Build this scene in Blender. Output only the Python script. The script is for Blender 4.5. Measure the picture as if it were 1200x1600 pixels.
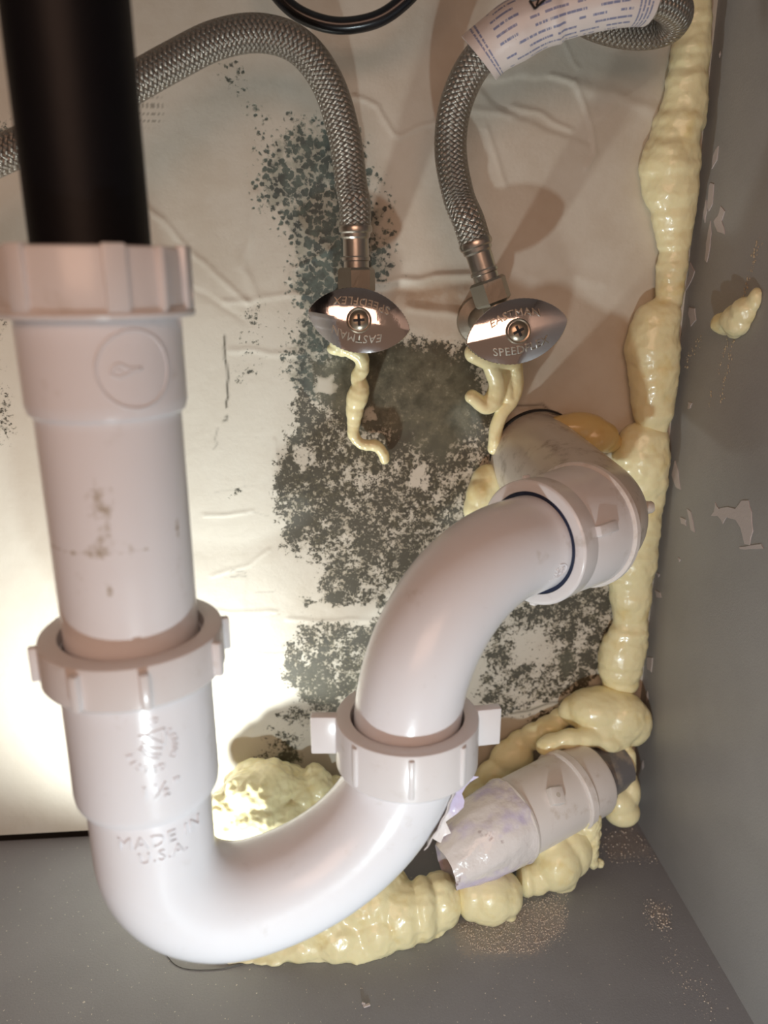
import bpy, bmesh, math, random
import numpy as np
from math import sin, cos, pi, radians, sqrt, atan2
from mathutils import Vector, Matrix, noise as mnoise

for o in list(bpy.data.objects):
    bpy.data.objects.remove(o)
SC = bpy.context.scene
COL = SC.collection
MM = 0.001

# ------------------------------------------------------------------ camera
CAM_H = 312.1            # camera height above the cabinet floor (mm)
WALL_Y = 385.0           # back wall (mm in front of the camera)
WALL_X = 181.0           # right cabinet side (mm)
FPX, PITCH, YAW = 1200.0, radians(17.1), radians(4.5)
FW = np.array([sin(YAW)*cos(PITCH), cos(YAW)*cos(PITCH), -sin(PITCH)])
RT = np.array([cos(YAW), -sin(YAW), 0.0])
UP = np.cross(RT, FW)
cam_data = bpy.data.cameras.new('camera')
cam = bpy.data.objects.new('camera', cam_data)
COL.objects.link(cam)
cam.matrix_world = Matrix(((RT[0], UP[0], -FW[0], 0), (RT[1], UP[1], -FW[1], 0),
                           (RT[2], UP[2], -FW[2], CAM_H*MM), (0, 0, 0, 1)))
cam_data.sensor_fit = 'VERTICAL'
cam_data.sensor_height = 36.0
cam_data.sensor_width = 27.0
cam_data.lens = FPX/1600*36
cam_data.clip_start = 0.01
cam_data.dof.use_dof = True
cam_data.dof.focus_distance = 0.34
cam_data.dof.aperture_fstop = 8.5
SC.camera = cam

# ------------------------------------------------------------------ light
world = bpy.data.worlds.new('world')
SC.world = world
world.use_nodes = True
bg = world.node_tree.nodes['Background']
bg.inputs['Color'].default_value = (1.0, 0.62, 0.42, 1)
bg.inputs['Strength'].default_value = 0.18


def lamp(name, kind, loc, target, power, color, **kw):
    l = bpy.data.lights.new(name, kind)
    l.energy = power
    l.color = color
    for k, v in kw.items():
        setattr(l, k, v)
    o = bpy.data.objects.new(name, l)
    COL.objects.link(o)
    o.location = Vector(loc)*MM
    d = (Vector(target)-Vector(loc))
    o.rotation_euler = d.to_track_quat('-Z', 'Y').to_euler()
    return o


# hand torch held low in the cabinet opening: throws the valve and elbow shadows up the wall
lamp('torch_light', 'SPOT', (22, -12, 50), (145, 385, 55), 1.85, (.84, .97, 1.0),
     spot_size=radians(158), spot_blend=.75, shadow_soft_size=0.006)
# second torch lying on the cabinet floor behind the trap, tilted up at the back wall
lamp('floor_torch_light', 'SPOT', (-95, 264, 8), (-95, 385, 165), 3.0, (.95, 1.0, .97),
     spot_size=radians(120), spot_blend=1.0, shadow_soft_size=0.008)
# warm lamp of the room in front of the cabinet, above the camera
lamp('room_lamp', 'AREA', (-90, -520, 560), (0, 385, 170), 2.1, (1.0, 0.60, 0.42),
     shape='RECTANGLE', size=0.5, size_y=0.34)

SC.view_settings.view_transform = 'Standard'
SC.view_settings.look = 'None'
SC.view_settings.exposure = 0.0
SC.view_settings.gamma = 1.0
SC.view_settings.use_curve_mapping = False


# ------------------------------------------------------------------ helpers
def ray(px, py):
    return FW + RT*(px-600)/FPX - UP*(py-800)/FPX


def P(px, py, Y):
    """point of the place seen at a photo pixel, on the plane Y mm in front of the camera"""
    r = ray(px, py)
    p = r*Y/r[1]
    return np.array([p[0], p[1], p[2]+CAM_H])


def G(px, py, h=0.0):
    r = ray(px, py)
    p = r*(h-CAM_H)/r[2]
    return np.array([p[0], p[1], h])


def RW(px, py):
    r = ray(px, py)
    p = r*WALL_X/r[0]
    return np.array([p[0], p[1], p[2]+CAM_H])


def nrm(v):
    v = np.array(v, float)
    return v/np.linalg.norm(v)


def empty(name, loc, label, cat, group=None):
    o = bpy.data.objects.new(name, None)
    COL.objects.link(o)
    o.location = Vector(loc)*MM
    o.empty_display_size = 0.01
    tag(o, label, cat, group)
    return o


def tag(o, label=None, cat=None, group=None, kind=None):
    if label: o['label'] = label
    if cat: o['category'] = cat
    if group: o['group'] = group
    if kind: o['kind'] = kind
    return o


class MB:
    def __init__(self):
        self.v, self.f, self.uv = [], [], []

    def add(self, verts, faces, uvs=None):
        n = len(self.v)
        self.v += [tuple(map(float, p)) for p in verts]
        self.f += [tuple(i+n for i in f) for f in faces]
        if uvs is None:
            uvs = [[(0, 0)]*len(f) for f in faces]
        self.uv += uvs
        return self


def world_loc(o):
    v = Vector((0, 0, 0))
    while o:
        v += o.location
        o = o.parent
    return v


def build(name, mb, mat, parent=None, origin=None, sharp=35, uv=False, smooth=True):
    """one mesh object from world-space mm vertices"""
    if isinstance(mb, tuple):
        mb = MB().add(*mb)
    me = bpy.data.meshes.new(name)
    vs = np.array(mb.v, float)
    if origin is None:
        c = (vs.min(0)+vs.max(0))/2
        origin = (c[0], c[1], vs[:, 2].min())
    og = np.array(origin, float)
    me.from_pydata(((vs-og)*MM).tolist(), [], mb.f)
    if uv:
        l = me.uv_layers.new(name='UVMap')
        flat = np.array([c for f in mb.uv for c in f], np.float32).ravel()
        l.data.foreach_set('uv', flat)
    me.materials.append(mat)
    bm = bmesh.new(); bm.from_mesh(me)
    bmesh.ops.recalc_face_normals(bm, faces=bm.faces)
    bm.to_mesh(me); bm.free()
    if smooth:
        me.shade_smooth()
        if sharp: me.set_sharp_from_angle(angle=radians(sharp))
    o = bpy.data.objects.new(name, me)
    COL.objects.link(o)
    if parent:
        o.parent = parent
        o.location = Vector(og)*MM - world_loc(parent)
    else:
        o.location = Vector(og)*MM
    return o


def spline(pts, n=12):
    pts = [np.array(p, float) for p in pts]
    out = []
    P_ = [2*pts[0]-pts[1]] + pts + [2*pts[-1]-pts[-2]]
    for i in range(1, len(P_)-2):
        a, b, c, d = P_[i-1:i+3]
        for k in range(n):
            t = k/n
            out.append(.5*((2*b)+(c-a)*t+(2*a-5*b+4*c-d)*t*t+(3*b-a-3*c+d)*t**3))
    out.append(pts[-1])
    return out


def frames(path, ref=(0, 0, 1)):
    path = [np.array(p, float) for p in path]
    T = []
    for i in range(len(path)):
        a = path[max(i-1, 0)]; b = path[min(i+1, len(path)-1)]
        T.append(nrm(b-a))
    n = np.cross(T[0], ref)
    if np.linalg.norm(n) < 1e-3: n = np.cross(T[0], (1, 0, 0))
    n = nrm(n)
    N = []
    for t in T:
        n = nrm(n - t*np.dot(n, t))
        N.append(n)
    return path, T, N, [np.cross(t, m) for t, m in zip(T, N)]


def tube(path, rad, seg=32, caps=True, ref=(0, 0, 1)):
    """swept tube; rad a number or one per point. uv = (turn 0..1, length in mm)"""
    path, T, N, B = frames(path, ref)
    n = len(path)
    if np.isscalar(rad): rad = [rad]*n
    vs, fs, uvs = [], [], []
    L = [0.0]
    for i in range(1, n): L.append(L[-1]+np.linalg.norm(path[i]-path[i-1]))
    for i in range(n):
        for k in range(seg):
            a = 2*pi*k/seg
            vs.append(path[i]+rad[i]*(cos(a)*N[i]+sin(a)*B[i]))
    for i in range(n-1):
        for k in range(seg):
            k2 = (k+1) % seg
            fs.append((i*seg+k, i*seg+k2, (i+1)*seg+k2, (i+1)*seg+k))
            u0, u1 = k/seg, (k+1)/seg
            uvs.append([(u0, L[i]), (u1, L[i]), (u1, L[i+1]), (u0, L[i+1])])
    if caps:
        for f in (tuple(range(seg))[::-1], tuple((n-1)*seg+k for k in range(seg))):
            fs.append(f); uvs.append([(0, 0)]*seg)
    return vs, fs, uvs


def basis(axis, ref=(0, 0, 1)):
    w = nrm(axis)
    u = np.cross(ref, w)
    if np.linalg.norm(u) < 1e-3: u = np.cross((0, 1, 0), w)
    u = nrm(u)
    return u, np.cross(w, u), w


def lathe(profile, origin, axis=(0, 0, 1), seg=64, closed=True):
    """profile [(r, h)...] turned about the axis; closed joins last to first (a solid ring)"""
    u, v, w = basis(axis)
    o = np.array(origin, float)
    vs, fs = [], []
    m = len(profile)
    for r, h in profile:
        for k in range(seg):
            a = 2*pi*k/seg
            vs.append(o+r*(cos(a)*u+sin(a)*v)+h*w)
    rng = range(m) if closed else range(m-1)
    for i in rng:
        j = (i+1) % m
        for k in range(seg):
            k2 = (k+1) % seg
            fs.append((i*seg+k, i*seg+k2, j*seg+k2, j*seg+k))
    return vs, fs


def rbox(size, centre, u, v, w, bevel=0.6, seg=2, taper=1.0):
    """rounded box with axes u, v, w (taper scales the u side at +w)"""
    bm = bmesh.new()
    bmesh.ops.create_cube(bm, size=1)
    for q in bm.verts:
        s = taper if q.co.z > 0 else 1.0
        q.co = Vector((q.co.x*size[0]*s, q.co.y*size[1], q.co.z*size[2]))
    bmesh.ops.bevel(bm, geom=bm.edges[:], offset=bevel, segments=seg, affect='EDGES', profile=0.5)
    bm.verts.index_update()
    c = np.array(centre, float)
    vs = [c+q.co.x*np.array(u)+q.co.y*np.array(v)+q.co.z*np.array(w) for q in bm.verts]
    fs = [tuple(x.index for x in f.verts) for f in bm.faces]
    bm.free()
    return vs, fs


def text_mesh(s, size, depth=0.3, spacing=1.0, bold=0.0):
    """outline of a line of lettering, centred, as flat (x, y, z) verts and faces"""
    cu = bpy.data.curves.new('t', 'FONT')
    cu.body = s; cu.size = size; cu.extrude = depth; cu.resolution_u = 2
    cu.align_x = 'CENTER'; cu.align_y = 'CENTER'; cu.space_character = spacing
    cu.offset = bold
    ob = bpy.data.objects.new('t', cu)
    COL.objects.link(ob)
    dg = bpy.context.evaluated_depsgraph_get()
    me = bpy.data.meshes.new_from_object(ob.evaluated_get(dg))
    vs = [np.array(v.co) for v in me.vertices]
    fs = [tuple(p.vertices) for p in me.polygons]
    bpy.data.objects.remove(ob); bpy.data.curves.remove(cu); bpy.data.meshes.remove(me)
    return vs, fs


def arc_text(s, radius, size, a0, step, depth, inward=False):
    """letters set round a circle (clockwise from angle a0)"""
    mb = MB()
    for i, ch in enumerate(s):
        if ch == ' ': continue
        vs, fs = text_mesh(ch, size, depth)
        a = a0 + (step*i if inward else -step*i)
        rot = a-pi/2 if not inward else a+pi/2
        out = []
        for v in vs:
            x, y = v[0]*cos(rot)-v[1]*sin(rot), v[0]*sin(rot)+v[1]*cos(rot)
            out.append((x+radius*cos(a), y+radius*sin(a), v[2]))
        mb.add(out, fs)
    return mb


def ring2d(r0, r1, depth, seg=48):
    return lathe([(r0, -depth), (r1, -depth), (r1, depth), (r0, depth)], (0, 0, 0), seg=seg)


def stroke2d(pts, w, depth):
    vs, fs, _ = tube([(p[0], p[1], 0) for p in pts], w, seg=8)
    return [(v[0], v[1], v[2]*depth/w) for v in vs], fs


# ------------------------------------------------------------------ materials
def new_mat(name):
    m = bpy.data.materials.new(name)
    m.use_nodes = True
    return m, m.node_tree, m.node_tree.nodes['Principled BSDF']


class NT:
    """tiny node-building shorthand"""
    def __init__(self, nt): self.nt = nt

    def n(self, t, **kw):
        nd = self.nt.nodes.new(t)
        for k, v in kw.items(): setattr(nd, k, v)
        return nd

    def sock(self, nd, i, val):
        if isinstance(val, bpy.types.NodeSocket): self.nt.links.new(val, nd.inputs[i])
        elif val is not None: nd.inputs[i].default_value = val

    def math(self, op, a, b=None, c=None, clamp=False):
        nd = self.n('ShaderNodeMath', operation=op, use_clamp=clamp)
        self.sock(nd, 0, a); self.sock(nd, 1, b)
        if c is not None: self.sock(nd, 2, c)
        return nd.outputs[0]

    def mix(self, f, a, b):
        nd = self.n('ShaderNodeMix', data_type='RGBA')
        self.sock(nd, 0, f)
        for i, x in ((6, a), (7, b)):
            self.sock(nd, i, x if isinstance(x, bpy.types.NodeSocket) else (*x, 1))
        return nd.outputs[2]

    def noise(self, vec, scale, detail=3, rough=.55, dist=0.0):
        nd = self.n('ShaderNodeTexNoise')
        self.sock(nd, 'Vector', vec)
        nd.inputs['Scale'].default_value = scale
        nd.inputs['Detail'].default_value = detail
        nd.inputs['Roughness'].default_value = rough
        nd.inputs['Distortion'].default_value = dist
        return nd.outputs['Fac']

    def voro(self, vec, scale, feature='F1', rnd=1.0):
        nd = self.n('ShaderNodeTexVoronoi', feature=feature)
        self.sock(nd, 'Vector', vec)
        nd.inputs['Scale'].default_value = scale
        nd.inputs['Randomness'].default_value = rnd
        return nd.outputs['Distance']

    def step(self, x, lo, hi):
        nd = self.n('ShaderNodeMapRange', interpolation_type='SMOOTHSTEP')
        self.sock(nd, 0, x); self.sock(nd, 1, lo); self.sock(nd, 2, hi)
        return nd.outputs[0]

    def pos(self):
        return self.n('ShaderNodeNewGeometry').outputs['Position']

    def scaled(self, v, s):
        nd = self.n('ShaderNodeVectorMath', operation='MULTIPLY')
        self.sock(nd, 0, v); nd.inputs[1].default_value = s
        return nd.outputs[0]

    def bump(self, h, strength, dist):
        nd = self.n('ShaderNodeBump')
        nd.inputs['Strength'].default_value = strength
        nd.inputs['Distance'].default_value = dist
        self.sock(nd, 'Height', h)
        return nd.outputs[0]

    def attr(self, name):
        nd = self.n('ShaderNodeAttribute', attribute_name=name)
        sp = self.n('ShaderNodeSeparateColor')
        self.nt.links.new(nd.outputs['Color'], sp.inputs[0])
        return sp.outputs[0], sp.outputs[1], sp.outputs[2]


def lin(r, g, b):
    f = lambda c: (c/255/12.92) if c/255 <= .04045 else ((c/255+.055)/1.055)**2.4
    return f(r), f(g), f(b)


def simple(name, col, rough=.5, metal=0.0, bump=None, var=None, sss=0, coat=0, spec=None):
    m, nt, b = new_mat(name)
    k = NT(nt)
    b.inputs['Base Color'].default_value = (*col, 1)
    b.inputs['Roughness'].default_value = rough
    b.inputs['Metallic'].default_value = metal
    if spec is not None: b.inputs['Specular IOR Level'].default_value = spec
    if coat: b.inputs['Coat Weight'].default_value = coat; b.inputs['Coat Roughness'].default_value = .1
    if sss:
        b.inputs['Subsurface Weight'].default_value = sss
        b.inputs['Subsurface Radius'].default_value = (1.0, .8, .5)
        b.inputs['Subsurface Scale'].default_value = .003
    p = k.pos()
    if var:
        sc, c2, lo, hi = var
        f = k.step(k.noise(p, sc, 4), lo, hi)
        nt.links.new(k.mix(f, col, c2), b.inputs['Base Color'])
    if bump:
        sc, st, di = bump
        nt.links.new(k.bump(k.noise(p, sc, 4), st, di), b.inputs['Normal'])
    return m


M = {}
M['black'] = simple('black_plastic', (.003, .003, .005), .48, bump=(60, .1, .002), spec=.22)
M['cable'] = simple('black_cable', (.008, .009, .012), .22)
M['chrome'] = simple('chrome', (.74, .73, .75), .09, 1.0, bump=(160, .12, .0006))
M['steel'] = simple('steel', (.50, .47, .43), .28, 1.0, bump=(300, .1, .0004))
M['nutmetal'] = simple('dull_nickel', (.36, .33, .28), .42, 1.0, bump=(500, .2, .0005))
M['screw'] = simple('screw_metal', (.42, .36, .28), .3, 1.0)
M['dark'] = simple('dark_gap', (.01, .01, .012), .6)
M['navy'] = simple('dark_blue_gap', (.008, .016, .05), .4)
M['foam'] = simple('spray_foam', lin(246, 236, 190), .30, sss=.22, bump=(220, .22, .0012),
                   var=(70, lin(236, 218, 158), .52, .75), coat=.25)
M['foamold'] = simple('aged_spray_foam', lin(214, 186, 124), .28, sss=.2, bump=(220, .22, .0012),
                      var=(60, lin(196, 160, 100), .5, .75), coat=.3)
M['crumb'] = simple('foam_crumb', lin(196, 178, 150), .8, bump=(900, .5, .001))
M['chip'] = simple('paint_chip', lin(196, 186, 184), .5, bump=(700, .3, .0006))
M['dust'] = simple('plaster_dust', lin(226, 212, 198), .8)
M['hair'] = simple('hair', (.02, .016, .014), .4)
M['greypipe'] = simple('grey_rubber', lin(112, 110, 112), .5, var=(120, lin(150, 140, 130), .5, .7))
M['primer'] = simple('red_primer', lin(150, 60, 50), .4, var=(160, lin(70, 40, 60), .4, .6))


def pvc(name, col, dirt=0.0, dirtcol=(.32, .24, .13), rough=.24, attr=False, scratch=True):
    m, nt, b = new_mat(name)
    k = NT(nt)
    p = k.pos()
    c = k.mix(k.step(k.noise(p, 18, 3), .35, .7), col, tuple(x*.96 for x in col))
    f = k.step(k.noise(p, 90, 6, .65), .60-.25*dirt, .80-.2*dirt)
    f = k.math('MULTIPLY', f, .25+.6*dirt)
    if attr:
        a, g, _ = k.attr('stain')
        n = k.noise(p, 260, 6, .7)
        s = k.step(k.math('ADD', a, k.math('MULTIPLY', k.math('SUBTRACT', n, .5), 1.3)), .38, .75)
        f = k.math('MAXIMUM', f, k.math('MULTIPLY', s, .85))
    sp = k.step(k.noise(p, 700, 2, .5), .76, .80)
    f = k.math('MAXIMUM', f, k.math('MULTIPLY', sp, .15+.5*dirt))
    c = k.mix(f, c, dirtcol)
    nt.links.new(c, b.inputs['Base Color'])
    b.inputs['Roughness'].default_value = rough
    b.inputs['Subsurface Weight'].default_value = .12
    b.inputs['Subsurface Radius'].default_value = (1, .9, .8)
    b.inputs['Subsurface Scale'].default_value = .002
    nt.links.new(k.bump(k.noise(p, 60, 3), .08, .002), b.inputs['Normal'])
    return m


M['pvc'] = pvc('white_pvc', lin(238, 238, 243))
M['pvcstain'] = pvc('stained_white_pvc', lin(238, 237, 241), attr=True)
M['pvcnut'] = pvc('white_nylon_nut', lin(230, 227, 228), .12)
M['pvcdirty'] = pvc('scuffed_white_pvc', lin(208, 200, 190), .42, dirtcol=(.16, .115, .075))
M['pvcold'] = pvc('old_white_pvc', lin(232, 226, 222), .3, dirtcol=(.40, .28, .16), rough=.4)


def wrap_mat():
    m, nt, b = new_mat('crinkled_plastic_wrap')
    k = NT(nt); p = k.pos()
    c = k.mix(k.step(k.noise(p, 45, 3), .46, .62), lin(238, 232, 230), lin(210, 200, 228))
    c = k.mix(k.step(k.noise(p, 110, 5), .62, .72), c, lin(170, 150, 150))
    nt.links.new(c, b.inputs['Base Color'])
    b.inputs['Roughness'].default_value = .22
    nt.links.new(k.bump(k.noise(p, 120, 3), .35, .003), b.inputs['Normal'])
    return m


M['wrap'] = wrap_mat()


def braid_mat():
    """woven steel braid: two helix families in the tube's own uv (turn, length in mm)"""
    m, nt, b = new_mat('steel_braid')
    k = NT(nt)
    uv = k.n('ShaderNodeUVMap').outputs[0]
    s = k.n('ShaderNodeSeparateXYZ'); nt.links.new(uv, s.inputs[0])
    U = k.math('MULTIPLY', s.outputs[0], 12.0)
    V = k.math('MULTIPLY', s.outputs[1], 1/2.0)
    A = k.math('ADD', U, V); B = k.math('SUBTRACT', U, V)
    par = k.math('MODULO', k.math('ADD', k.math('FLOOR', A), k.math('FLOOR', B)), 2.0)
    par = k.math('ABSOLUTE', par)
    fa = k.math('FRACT', A); fb = k.math('FRACT', B)
    prof = lambda f: k.math('MULTIPLY', k.math('MULTIPLY', f, k.math('SUBTRACT', 1.0, f)), 4.0)
    pa, pb = prof(fa), prof(fb)
    # the strand on top crowns along its width and dips where it goes under
    top = k.math('ADD', k.math('MULTIPLY', k.math('POWER', pa, .5), .8), k.math('MULTIPLY', pb, .5))
    bot = k.math('ADD', k.math('MULTIPLY', k.math('POWER', pb, .5), .8), k.math('MULTIPLY', pa, .5))
    mixn = k.n('ShaderNodeMix', data_type='FLOAT')
    k.sock(mixn, 0, par); k.sock(mixn, 2, top); k.sock(mixn, 3, bot)
    h = mixn.outputs[0]
    wa = k.math('SINE', k.math('MULTIPLY', fa, 6.28*4)); wb = k.math('SINE', k.math('MULTIPLY', fb, 6.28*4))
    wm = k.n('ShaderNodeMix', data_type='FLOAT')
    k.sock(wm, 0, par); k.sock(wm, 2, wa); k.sock(wm, 3, wb)
    h2 = k.math('ADD', h, k.math('MULTIPLY', wm.outputs[0], .08))
    c = k.mix(k.step(h, .12, .6), (.05, .045, .035), (.40, .37, .33))
    nt.links.new(c, b.inputs['Base Color'])
    b.inputs['Metallic'].default_value = .9
    b.inputs['Roughness'].default_value = .34
    nt.links.new(k.bump(h2, 1.0, .0007), b.inputs['Normal'])
    return m


M['braid'] = braid_mat()


def label_mat():
    """white printed tag: blue lines of small print in the tube's own uv (turn, mm)"""
    m, nt, b = new_mat('printed_paper_tag')
    k = NT(nt)
    uv = k.n('ShaderNodeUVMap').outputs[0]
    s = k.n('ShaderNodeSeparateXYZ'); nt.links.new(uv, s.inputs[0])
    u, v = s.outputs[0], s.outputs[1]
    rows = k.math('FRACT', k.math('MULTIPLY', u, 22.0))
    rowid = k.math('FLOOR', k.math('MULTIPLY', u, 22.0))
    inrow = k.math('MULTIPLY', k.math('GREATER_THAN', rows, .30), k.math('LESS_THAN', rows, .62))
    cv = k.n('ShaderNodeCombineXYZ'); k.sock(cv, 0, k.math('MULTIPLY', v, 2.2)); k.sock(cv, 1, k.math('MULTIPLY', rowid, 7.3))
    words = k.math('GREATER_THAN', k.noise(cv.outputs[0], 1.0, 1), .40)
    cv2 = k.n('ShaderNodeCombineXYZ'); k.sock(cv2, 0, k.math('MULTIPLY', v, .12)); k.sock(cv2, 1, k.math('MULTIPLY', rowid, 3.1))
    lines = k.math('GREATER_THAN', k.noise(cv2.outputs[0], 1.0, 1), .47)
    body = k.math('MULTIPLY', k.math('GREATER_THAN', v, 9.0), k.math('LESS_THAN', v, 58.0))
    ink = k.math('MULTIPLY', k.math('MULTIPLY', inrow, words), k.math('MULTIPLY', lines, body))
    # bands of print round both ends
    def band(a, bb, n):
        z = k.math('MULTIPLY', k.math('GREATER_THAN', v, a), k.math('LESS_THAN', v, bb))
        st = k.math('GREATER_THAN', k.math('FRACT', k.math('MULTIPLY', k.math('SUBTRACT', v, a), n)), .55)
        cvv = k.n('ShaderNodeCombineXYZ'); k.sock(cvv, 0, k.math('MULTIPLY', u, 60.0)); k.sock(cvv, 1, k.math('FLOOR', v))
        return k.math('MULTIPLY', k.math('MULTIPLY', z, st), k.math('GREATER_THAN', k.noise(cvv.outputs[0], 1.0, 1), .42))
    ink = k.math('MAXIMUM', ink, k.math('MAXIMUM', band(2, 5, .7), band(59, 64, .8)))
    c = k.mix(k.math('MULTIPLY', ink, .8), lin(222, 212, 208), lin(84, 100, 150))
    spots = k.math('MULTIPLY', k.step(k.noise(k.pos(), 900, 2), .70, .76), k.math('MULTIPLY', k.math('GREATER_THAN', v, 4.0), k.math('LESS_THAN', v, 16.0)))
    c = k.mix(k.math('MULTIPLY', spots, .7), c, lin(120, 80, 50))
    nt.links.new(c, b.inputs['Base Color'])
    b.inputs['Roughness'].default_value = .4
    nt.links.new(k.bump(k.noise(k.pos(), 60, 3), .3, .003), b.inputs['Normal'])
    return m


M['label'] = label_mat()


def wall_mat():
    m, nt, b = new_mat('mouldy_painted_drywall')
    k = NT(nt); p = k.pos()
    D, olive, film = k.attr('mold')
    T_, grime, crack = k.attr('tone_wear')
    fine = k.noise(p, 560, 8, .74)
    mid = k.noise(p, 130, 5, .65)
    big = k.noise(p, 45, 4, .6)
    # web-like colonies of the upper patch
    wv = k.n('ShaderNodeVectorMath', operation='ADD')
    k.sock(wv, 0, p)
    wn = k.n('ShaderNodeTexNoise'); k.sock(wn, 'Vector', p); wn.inputs['Scale'].default_value = 260
    ws = k.scaled(wn.outputs['Color'], (.004, .004, .004)); k.sock(wv, 1, ws)
    cell = k.voro(wv.outputs[0], 360, 'F1')
    bit = k.noise(p, 900, 4, .7)
    c5 = lambda x: k.math('SUBTRACT', x, .5)
    Dn = k.math('ADD', D, k.math('MULTIPLY', c5(big), .9))
    # faint continuous stain, then the speckled growth
    stain = k.math('MULTIPLY', k.step(k.math('ADD', Dn, k.math('MULTIPLY', c5(mid), 1.6)), .42, .85), .60)
    v1 = k.math('ADD', Dn, k.math('ADD', k.math('MULTIPLY', c5(fine), 3.0), k.math('ADD', k.math('MULTIPLY', c5(mid), 2.0), k.math('MULTIPLY', c5(bit), .8))))
    v0 = k.math('ADD', Dn, k.math('ADD', k.math('MULTIPLY', k.math('SUBTRACT', .50, cell), 1.5), k.math('ADD', k.math('MULTIPLY', c5(fine), 1.6), k.math('MULTIPLY', c5(bit), .7))))
    nm = k.n('ShaderNodeMix', data_type='FLOAT'); k.sock(nm, 0, olive); k.sock(nm, 2, v0); k.sock(nm, 3, v1)
    on = k.step(D, .03, .2)
    sp0 = k.step(nm.outputs[0], .34, .86); sp1 = k.step(nm.outputs[0], .46, .66)
    sm_ = k.n('ShaderNodeMix', data_type='FLOAT'); k.sock(sm_, 0, olive); k.sock(sm_, 2, sp0); k.sock(sm_, 3, sp1)
    speck = k.math('MULTIPLY', sm_.outputs[0], on)
    stain = k.math('MULTIPLY', stain, on)
    fl = k.math('MULTIPLY', film, k.math('ADD', .78, k.math('MULTIPLY', mid, .45)), clamp=True)
    mask = k.math('MAXIMUM', k.math('MAXIMUM', k.math('MULTIPLY', speck, .93), fl), stain)
    upc = k.mix(k.step(mid, .35, .65), lin(78, 96, 90), lin(36, 52, 52))
    olc = k.mix(k.step(fine, .40, .62), lin(74, 67, 42), lin(38, 35, 23))
    olc = k.mix(k.step(big, .44, .58), olc, lin(60, 56, 42))
    flc = k.mix(k.step(mid, .36, .62), lin(132, 129, 106), lin(94, 95, 80))
    flc = k.mix(k.math('MULTIPLY', speck, .55), flc, lin(64, 62, 46))
    mc = k.mix(olive, upc, olc)
    mc = k.mix(k.math('MULTIPLY', k.math('SUBTRACT', 1.0, speck), .75), mc, k.mix(olive, lin(150, 156, 138), lin(156, 142, 108)))
    mc = k.mix(film, mc, flc)
    base = k.mix(k.step(big, .35, .7), lin(207, 200, 187), lin(200, 191, 176))
    base = k.mix(T_, base, lin(226, 221, 208))
    gs = k.math('MULTIPLY', grime, k.step(mid, .38, .6))
    base = k.mix(gs, base, lin(176, 140, 96))
    mask = k.math('MINIMUM', mask, 1.0)
    c = k.mix(mask, base, mc)
    c = k.mix(crack, c, lin(70, 64, 50))
    nt.links.new(c, b.inputs['Base Color'])
    b.inputs['Roughness'].default_value = .5
    h = k.math('ADD', k.math('MULTIPLY', k.noise(p, 90, 3), .6), k.math('MULTIPLY', mask, -.25))
    h = k.math('ADD', h, k.math('MULTIPLY', fine, .18))
    nt.links.new(k.bump(h, .45, .0012), b.inputs['Normal'])
    return m


M['wall'] = wall_mat()


def melamine(name, col, speck=True):
    m, nt, b = new_mat(name)
    k = NT(nt); p = k.pos()
    c = k.mix(k.step(k.noise(p, 25, 3), .35, .7), col, tuple(x*.90 for x in col))
    c = k.mix(k.math('MULTIPLY', k.noise(p, 900, 2), .30), c, tuple(min(1, x*1.5) for x in col))
    if speck:
        f = k.step(k.noise(p, 620, 1, .4), .735, .77)
        c = k.mix(k.math('MULTIPLY', f, .8), c, lin(220, 214, 208))
        d = k.n('ShaderNodeAttribute', attribute_name='dusty').outputs['Fac']
        dd = k.step(k.math('ADD', d, k.math('MULTIPLY', k.math('SUBTRACT', k.noise(p, 700, 4, .7), .5), 1.2)), .35, .85)
        c = k.mix(k.math('MULTIPLY', dd, .5), c, lin(176, 166, 158))
    else:
        st = k.scaled(p, (1, 1.0, .35))
        f = k.math('MULTIPLY', k.step(k.noise(st, 330, 4, .7), .70, .80), k.step(k.noise(p, 14, 2), .5, .62))
        c = k.mix(k.math('MULTIPLY', f, .45), c, lin(170, 164, 160))
    nt.links.new(c, b.inputs['Base Color'])
    b.inputs['Roughness'].default_value = .42
    nt.links.new(k.bump(k.noise(p, 1100, 3, .6), .22, .0005), b.inputs['Normal'])
    return m


M['floor'] = melamine('grey_melamine_floor', lin(138, 140, 146))
M['side'] = melamine('grey_melamine_side', lin(152, 150, 149), speck=False)


# ------------------------------------------------------------------ setting
def box(x0, x1, y0, y1, z0, z1):
    vs = [(x, y, z) for x in (x0, x1) for y in (y0, y1) for z in (z0, z1)]
    fs = [(0, 1, 3, 2), (4, 6, 7, 5), (0, 4, 5, 1), (2, 3, 7, 6), (0, 2, 6, 4), (1, 5, 7, 3)]
    return vs, fs


def wpx(pts):
    """photo pixels -> (x, z) mm on the back wall"""
    return np.array([P(x, y, WALL_Y)[[0, 2]] for x, y in pts])


def seg_dist(X, Z, a, b):
    d = b-a
    t = np.clip(((X-a[0])*d[0]+(Z-a[1])*d[1])/(d @ d+1e-9), 0, 1)
    return np.hypot(X-a[0]-t*d[0], Z-a[1]-t*d[1]), t


def line_dist(X, Z, pts):
    best = np.full(X.shape, 1e9)
    for a, b in zip(pts[:-1], pts[1:]):
        best = np.minimum(best, seg_dist(X, Z, a, b)[0])
    return best


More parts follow.
